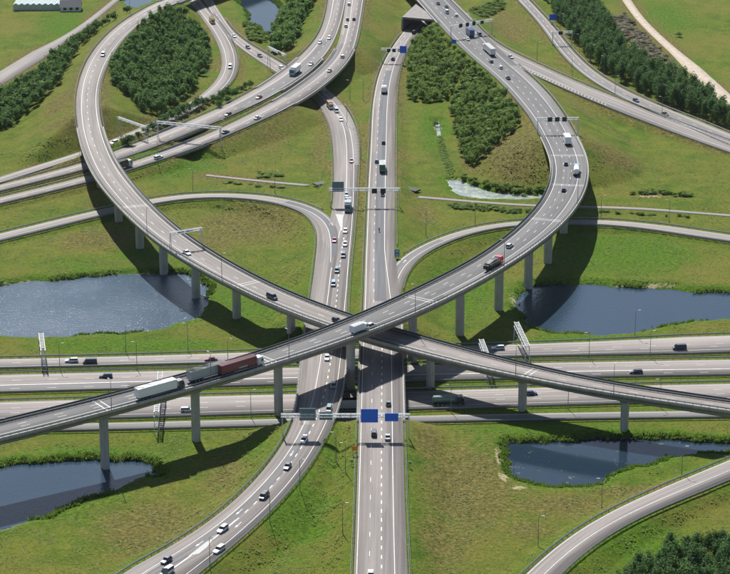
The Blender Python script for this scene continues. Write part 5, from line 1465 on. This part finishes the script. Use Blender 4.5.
thicket('wood', [(284, -20), (330, -20), (321, 0), (311, 16), (300, 33), (297, 52), (290, 56), (272, 54), (273, 40), (279, 24), (286, 4)], 'dark wood strip left of the link roads at the top', 'wood', 3.4, 7.2, 'leaf_wood', 53)
thicket('wood', [(410, 50), (422, 45), (436, 40), (451, 54), (468, 68), (460, 84), (450, 100), (428, 103), (409, 101), (408, 74)], 'square upper block of bright green thicket beside the concrete portal', 'thicket', 2.9, 5.0, 'leaf_wood_light', 54)
thicket('wood', [(473, 73), (499, 94), (510, 114), (520, 131), (527, 141), (515, 149), (490, 161), (470, 168), (462, 159), (456, 134), (451, 107), (455, 100), (464, 86)], 'long lower block of bright green thicket inside the wide upper road', 'thicket', 2.9, 5.0, 'leaf_wood_light', 65)
thicket('scrub', [(612, 18), (625, 14), (645, 32), (668, 52), (690, 75), (690, 86), (668, 72), (640, 52), (620, 36)], 'grey brown dead scrub between the plantation and the dirt track', 'scrub', 3.2, 2.0, 'leaf_dry', 55)
thicket('hedge', [(458, 172), (470, 180), (498, 186.5), (546, 189.5), (546, 193), (517, 192.5), (492, 190), (473, 184), (458, 178)], 'dark green hedge along the pale marsh pool', 'hedge', 2.4, 2.6, 'reed', 56)
thicket('hedge', [(445, 203.5), (470, 205), (535, 211), (535, 214), (490, 212), (455, 209)], 'low green strip below the right cycle path', 'hedge', 2.2, 1.2, 'reed', 57)
thicket('hedge', [(255, 173), (287, 175), (287, 178), (258, 177.5)], 'short green strip above the left cycle path', 'hedge', 2.2, 1.1, 'reed', 58)
thicket('hedge', [(220, 179.5), (255, 183), (285, 187.5), (283, 189.5), (250, 186), (222, 183)], 'low green strip below the left cycle path', 'hedge', 2.2, 1.0, 'reed', 59)
thicket('hedge', [(598, 209.5), (640, 211), (690, 215), (690, 218), (640, 215), (598, 213)], 'low green strip beside the cycle path on the right', 'hedge', 2.2, 1.2, 'reed', 60)
thicket('hedge', [(630, 193.5), (655, 190), (690, 195), (690, 199), (660, 194), (640, 196)], 'green strip above the sandy patch on the right', 'hedge', 2.2, 1.4, 'reed', 61)
thicket('reed_bed', [(436, 120), (440, 121), (443, 140), (449, 160), (455, 172), (450, 176), (444, 165), (439, 148)], 'bright green reedy ditch running down to the pale marsh pool', 'reeds', 1.15, 0.4, 'reed', 64)
thicket('reed_bed', [(245, 20), (262, 26), (270, 36), (264, 44), (250, 40), (244, 30)], 'reed bed at the near end of the marsh at the top', 'reeds', 2.6, 2.2, 'reed', 62)
thicket('scrub', [(465, 12), (485, 5), (505, -4), (505, 8), (488, 18), (480, 26), (470, 24)], 'green scrub hollow right of the four-sign gantry', 'scrub', 3.0, 1.6, 'reed', 63)

# single trees: poplar plantation, bottom right trees, hedge of round shrubs
def tree_protos(n, h, rx, size, leaves, lumps, seed, taper, tr):
    out = []
    for k in range(n):
        hh = h * (1 + .08 * math.sin(k * 2.3))
        V = leaf_cloud(leaves, rx, hh * .50, hh * .56, size, lumps, seed + k, taper)
        out.append((mesh_np('crown', V, quads(leaves)), trunk_mb(hh * .8, tr, seed + k, rx * .6).mesh('trunk')))
    return out
POP = tree_protos(8, 11.5, 4.6, .60, 760, 26, 300, .5, .2)
BIGP = tree_protos(8, 9.5, 4.0, .50, 900, 30, 340, .5, .2)
SHR = tree_protos(6, 4.4, 3.4, .5, 420, 16, 380, .2, .12)
def put_tree(name, protos, x, y, z, sc, label, cat, group, mat):
    cr, tr = random.choice(protos)
    o = empty(name, (x, y, z)); o.scale = (sc * random.uniform(.85, 1.15), sc * random.uniform(.85, 1.15), sc * random.uniform(.85, 1.12)); o.rotation_euler = (0, 0, random.uniform(0, 6.28))
    tag(o, label, cat, group)
    link('trunk', tr, M['bark'], o); link('crown', cr, M[mat], o)
    return o
poly = poly_px([(530, -20), (575, -20), (604, 22), (622, 52), (653, 75), (690, 94), (735, 114), (735, 133), (690, 116), (664, 105), (623, 84), (596, 68), (575, 44), (556, 19)])
pts, zz = scatter(poly, 4.3, 71, .3, 3.0)
order = sorted(range(len(pts)), key=lambda i: pts[i][1])
for i in order[:300]:
    fr = ROAD_L.near((pts[i][0], pts[i][1])); fr = math.hypot(pts[i][0] - ROAD_L.C[fr, 0], pts[i][1] - ROAD_L.C[fr, 1]) < 19
    put_tree('poplar_tree', POP, pts[i][0], pts[i][1], zz[i], random.uniform(.8, 1.1), 'slender dark poplar in the front row of the plantation facing the curved road' if fr else 'slender dark poplar deep inside the dense plantation behind its front row', 'tree', 'poplars of the plantation', 'leaf_poplar')
if len(order) > 300:
    V = []
    g = np.random.default_rng(9)
    for i in order[300:]:
        c = leaf_cloud(150, 2.3, 5.5, 6.2, 1.0, 12, 900 + i % 7, .62); V.append(c + np.array((pts[i][0], pts[i][1], zz[i])))
    V = np.concatenate(V)
    tag(link('poplar_plantation', mesh_np('poplar_plantation', V, quads(len(V) // 4)), M['leaf_poplar']), 'farthest dark mass of the poplar plantation at the top', 'wood', kind='stuff')
poly = poly_px([(592, 604), (606, 595), (622, 584), (640, 575), (655, 572), (668, 562), (690, 555), (735, 543), (735, 606), (590, 620)])
pts, zz = scatter(poly, 3.7, 72, .4, 2.0)
for (x, y), z in zip(pts, zz):
    put_tree('roadside_tree', BIGP, x, y, z, random.uniform(.75, 1.15), 'dark pointed tree in the clump at the bottom right corner', 'tree', 'trees in the bottom right corner', 'leaf_poplar')
for i, (hx, hy) in enumerate([(126, 146), (131, 143), (138, 139), (147, 134.5), (153, 131), (160, 128), (166, 124.5), (172, 121), (178, 117.5), (184, 115), (190, 112), (196, 109.5), (202, 107), (208, 104), (213, 101.5), (218, 104), (222, 101), (226, 98.5), (231, 97), (236, 94), (241, 92), (246, 89.5), (250, 88), (236, 98), (228, 103), (219, 108)]):
    p = gp(hx, hy)
    put_tree('shrub', SHR, p[0], p[1], p[2], random.uniform(.8, 1.35), 'rounded dark shrub in the row between the ramp and the link road', 'shrub', 'shrub row between ramp and link road', 'leaf_shrub')
for hx, hy, sc, lab in ((446, 74, 1.7, 'tall pale tree sticking out of the upper part of the thicket'), (484, 118, 1.5, 'dark round tree sticking out of the lower part of the thicket'), (432, 60, 1.3, 'pale bush near the top of the thicket'), (437, 127, .7, 'small bush at the head of the ditch left of the thicket'), (475, 96, 1.4, 'round tree on the right flank of the thicket'), (679, 37, .8, 'lone dark bush beside the dirt track at the top right')):
    p = gp(hx, hy); put_tree('tree' if sc > 1 else 'bush', SHR, p[0], p[1], p[2], sc, lab, 'tree' if sc > 1 else 'bush', None, 'leaf_wood')

# reeds round the ponds
def blades(P, zz, h, w, n, seed, lean=.35):
    g = np.random.default_rng(seed); m = len(P) * n
    c = np.repeat(P, n, 0) + g.normal(size=(m, 2)) * w * 1.2; z = np.repeat(zz, n)
    a = g.random(m) * 6.28; hh = h * (.5 + .8 * g.random(m)); ww = w * (.5 + .7 * g.random(m))
    dx, dy = np.cos(a), np.sin(a); lx, ly = g.normal(size=m) * lean * hh, g.normal(size=m) * lean * hh
    b0 = np.stack([c[:, 0] - dx * ww, c[:, 1] - dy * ww, z - .1], 1); b1 = np.stack([c[:, 0] + dx * ww, c[:, 1] + dy * ww, z - .1], 1)
    t1 = np.stack([c[:, 0] + dx * ww * .55 + lx, c[:, 1] + dy * ww * .55 + ly, z + hh], 1); t0 = np.stack([c[:, 0] - dx * ww * .55 + lx, c[:, 1] - dy * ww * .55 + ly, z + hh], 1)
    return np.stack([b0, b1, t1, t0], 1).reshape(-1, 3)
def zgrid(P):
    ii = np.clip(np.searchsorted(gx, P[:, 0]), 0, NX - 1); jj = np.clip(np.searchsorted(gy, P[:, 1]), 0, NY - 1)
    return Z[ii, jj], ii, jj
NAMES = {'left': 'the large left pond', 'right': 'the large right pond', 'low_left': 'the bottom left pond', 'low_right': 'the bottom right pond', 'far': 'the marsh at the top'}
for k, nm in NAMES.items():
    g = np.random.default_rng(len(k)); poly = PONDS[k]
    dens = vnoise(poly[:, 0], poly[:, 1], 14, 5)
    P = np.repeat(poly, 9, 0) + g.normal(size=(len(poly) * 9, 2)) * 0.75
    keep = g.random(len(P)) < np.repeat(np.clip((dens - (.22 if k.startswith('low') else .42)) * 4, 0, 1), 9)
    P = P[keep]; sd = sdist(P[:, 0], P[:, 1], poly); P = P[(sd > -.8) & (sd < 2.6)]
    zz, _, _ = zgrid(P)
    V = blades(P, np.maximum(zz, WZ), 0.95 if k == 'low_left' else 0.7, .22, 7, 3, .4)
    tag(link('reeds', mesh_np('reeds', V, quads(len(V) // 4)), M['reed']), 'green reeds fringing ' + nm, 'reeds', kind='stuff')

# rough grass tufts over the meadows
g = np.random.default_rng(12)
P = np.stack([g.uniform(-165, 165, 170000), -330 + 470 * g.random(170000) ** 1.3], 1)
zz, ii, jj = zgrid(P)
ok = (dist[ii, jj] > .8) & (pd[ii, jj] > 1.5) & (np.abs(P[:, 0]) < 105 + (P[:, 1] + 330) * .16)
cl = fbm(P[:, 0], P[:, 1], 6, 91, 3)
ok &= g.random(len(P)) < np.clip((cl - .40) * 2.2, .10, .8)
P, zz, rr, ll = P[ok], zz[ok], rough[ii, jj][ok], lush[ii, jj][ok]
dry = g.random(len(P)) < np.clip(rr * .75 + .06 - ll * .2, 0.02, .8)
def turf(P, zz, size, n, seed):
    g = np.random.default_rng(seed); m = len(P) * n
    c = np.repeat(np.hstack([P, zz[:, None]]), n, 0) + np.stack([g.normal(size=m) * size, g.normal(size=m) * size, .02 + .07 * g.random(m)], 1)
    nr = g.normal(size=(m, 3)) * .17 + np.array((0, 0, 1)); nr /= np.linalg.norm(nr, axis=1)[:, None]
    a = np.cross(nr, g.normal(size=(m, 3))); a /= np.linalg.norm(a, axis=1)[:, None]; b = np.cross(nr, a)
    sz = size * (.5 + .9 * g.random((m, 1))); a, b = a * sz, b * sz * .7
    return np.stack([c - a * .5 - b * .2, c + a * .1 - b * .5, c + a * .55 + b * .15, c - a * .1 + b * .5], 1).reshape(-1, 3)
for mask, nm, lab, mat, h in ((~dry, 'tall_grass', 'tufts of green meadow grass across the verges', 'grass_tall', .55), (dry, 'dry_grass', 'patches of brown rough grass in the meadows', 'grass_dry', .7)):
    V = turf(P[mask], zz[mask], h, 3, 4)
    tag(link(nm, mesh_np(nm, V, quads(len(V) // 4)), M[mat]), lab, 'grass', kind='stuff')

# farm buildings at the top left corner
def farm(x, y, label, L, Wd, h, ridge, wallm, roofm, rz):
    p = gp(x, y); root = empty('farm_building', tuple(p)); root.rotation_euler = (0, 0, rz); tag(root, label, 'building')
    MB().box(-L / 2, L / 2, -Wd / 2, Wd / 2, -.3, h).build('wall', wallm, root)
    mb = MB(); e = .4
    mb.add([(-L / 2 - e, -Wd / 2 - e, h - .1), (L / 2 + e, -Wd / 2 - e, h - .1), (L / 2 + e, 0, h + ridge), (-L / 2 - e, 0, h + ridge), (L / 2 + e, Wd / 2 + e, h - .1), (-L / 2 - e, Wd / 2 + e, h - .1)], [(0, 1, 2, 3), (3, 2, 4, 5), (0, 3, 5), (1, 4, 2), (0, 5, 4, 1)])
    mb.build('roof', roofm, root)
    for k in range(3): MB().box(-L * .35 + k * L * .3, -L * .35 + k * L * .3 + 1.6, -Wd / 2 - .06, -Wd / 2 + .02, .8, 2.2).build('window', M['glass'], root)
M['roof_dark'] = plain('roof_dark', (.022, .03, .045), .7); M['white_wall'] = plain('white_wall', (.6, .6, .58), .8); M['greenhouse'] = plain('greenhouse_glass', (.42, .47, .46), .25)
farm(71, 10, 'dark roofed farmhouse at the top left corner', 11, 8, 2.4, 3.2, M['white_wall'], M['roof_dark'], R(4))
p = gp(44, 8); root = empty('greenhouse', tuple(p)); tag(root, 'pale greenhouse left of the dark roofed farmhouse', 'greenhouse')
for k in range(9):
    x = -16 + k * 3.2
    MB().add([(x, -6, -.2), (x + 3.1, -6, -.2), (x + 3.1, -6, 3), (x + 1.55, -6, 4), (x, -6, 3), (x, 6, -.2), (x + 3.1, 6, -.2), (x + 3.1, 6, 3), (x + 1.55, 6, 4), (x, 6, 3)], [(0, 1, 2, 3, 4), (9, 8, 7, 6, 5), (4, 3, 8, 9), (3, 2, 7, 8), (2, 1, 6, 7), (0, 4, 9, 5)]).build('bay', M['greenhouse'], root)

# ---------------------------------------------------------------- thin summer haze
lo, hi = min(gx[0], gy[0]) - 50, max(gx[-1], gy[-1]) + 50
hz = MB().box(lo, hi, lo, hi, float(Z.min()) - 1.5, HC + 25).build('haze', None)
hm = bpy.data.materials.new('haze'); hm.use_nodes = True
nt = hm.node_tree; nt.nodes.remove(nt.nodes['Principled BSDF'])
pv = nt.nodes.new('ShaderNodeVolumePrincipled'); pv.inputs['Color'].default_value = (.86, .92, 1, 1); pv.inputs['Density'].default_value = 0.000009; pv.inputs['Anisotropy'].default_value = 0.3
nt.links.new(pv.outputs[0], nt.nodes['Material Output'].inputs['Volume'])
hz.data.materials.append(hm)
tag(hz, kind='stuff')
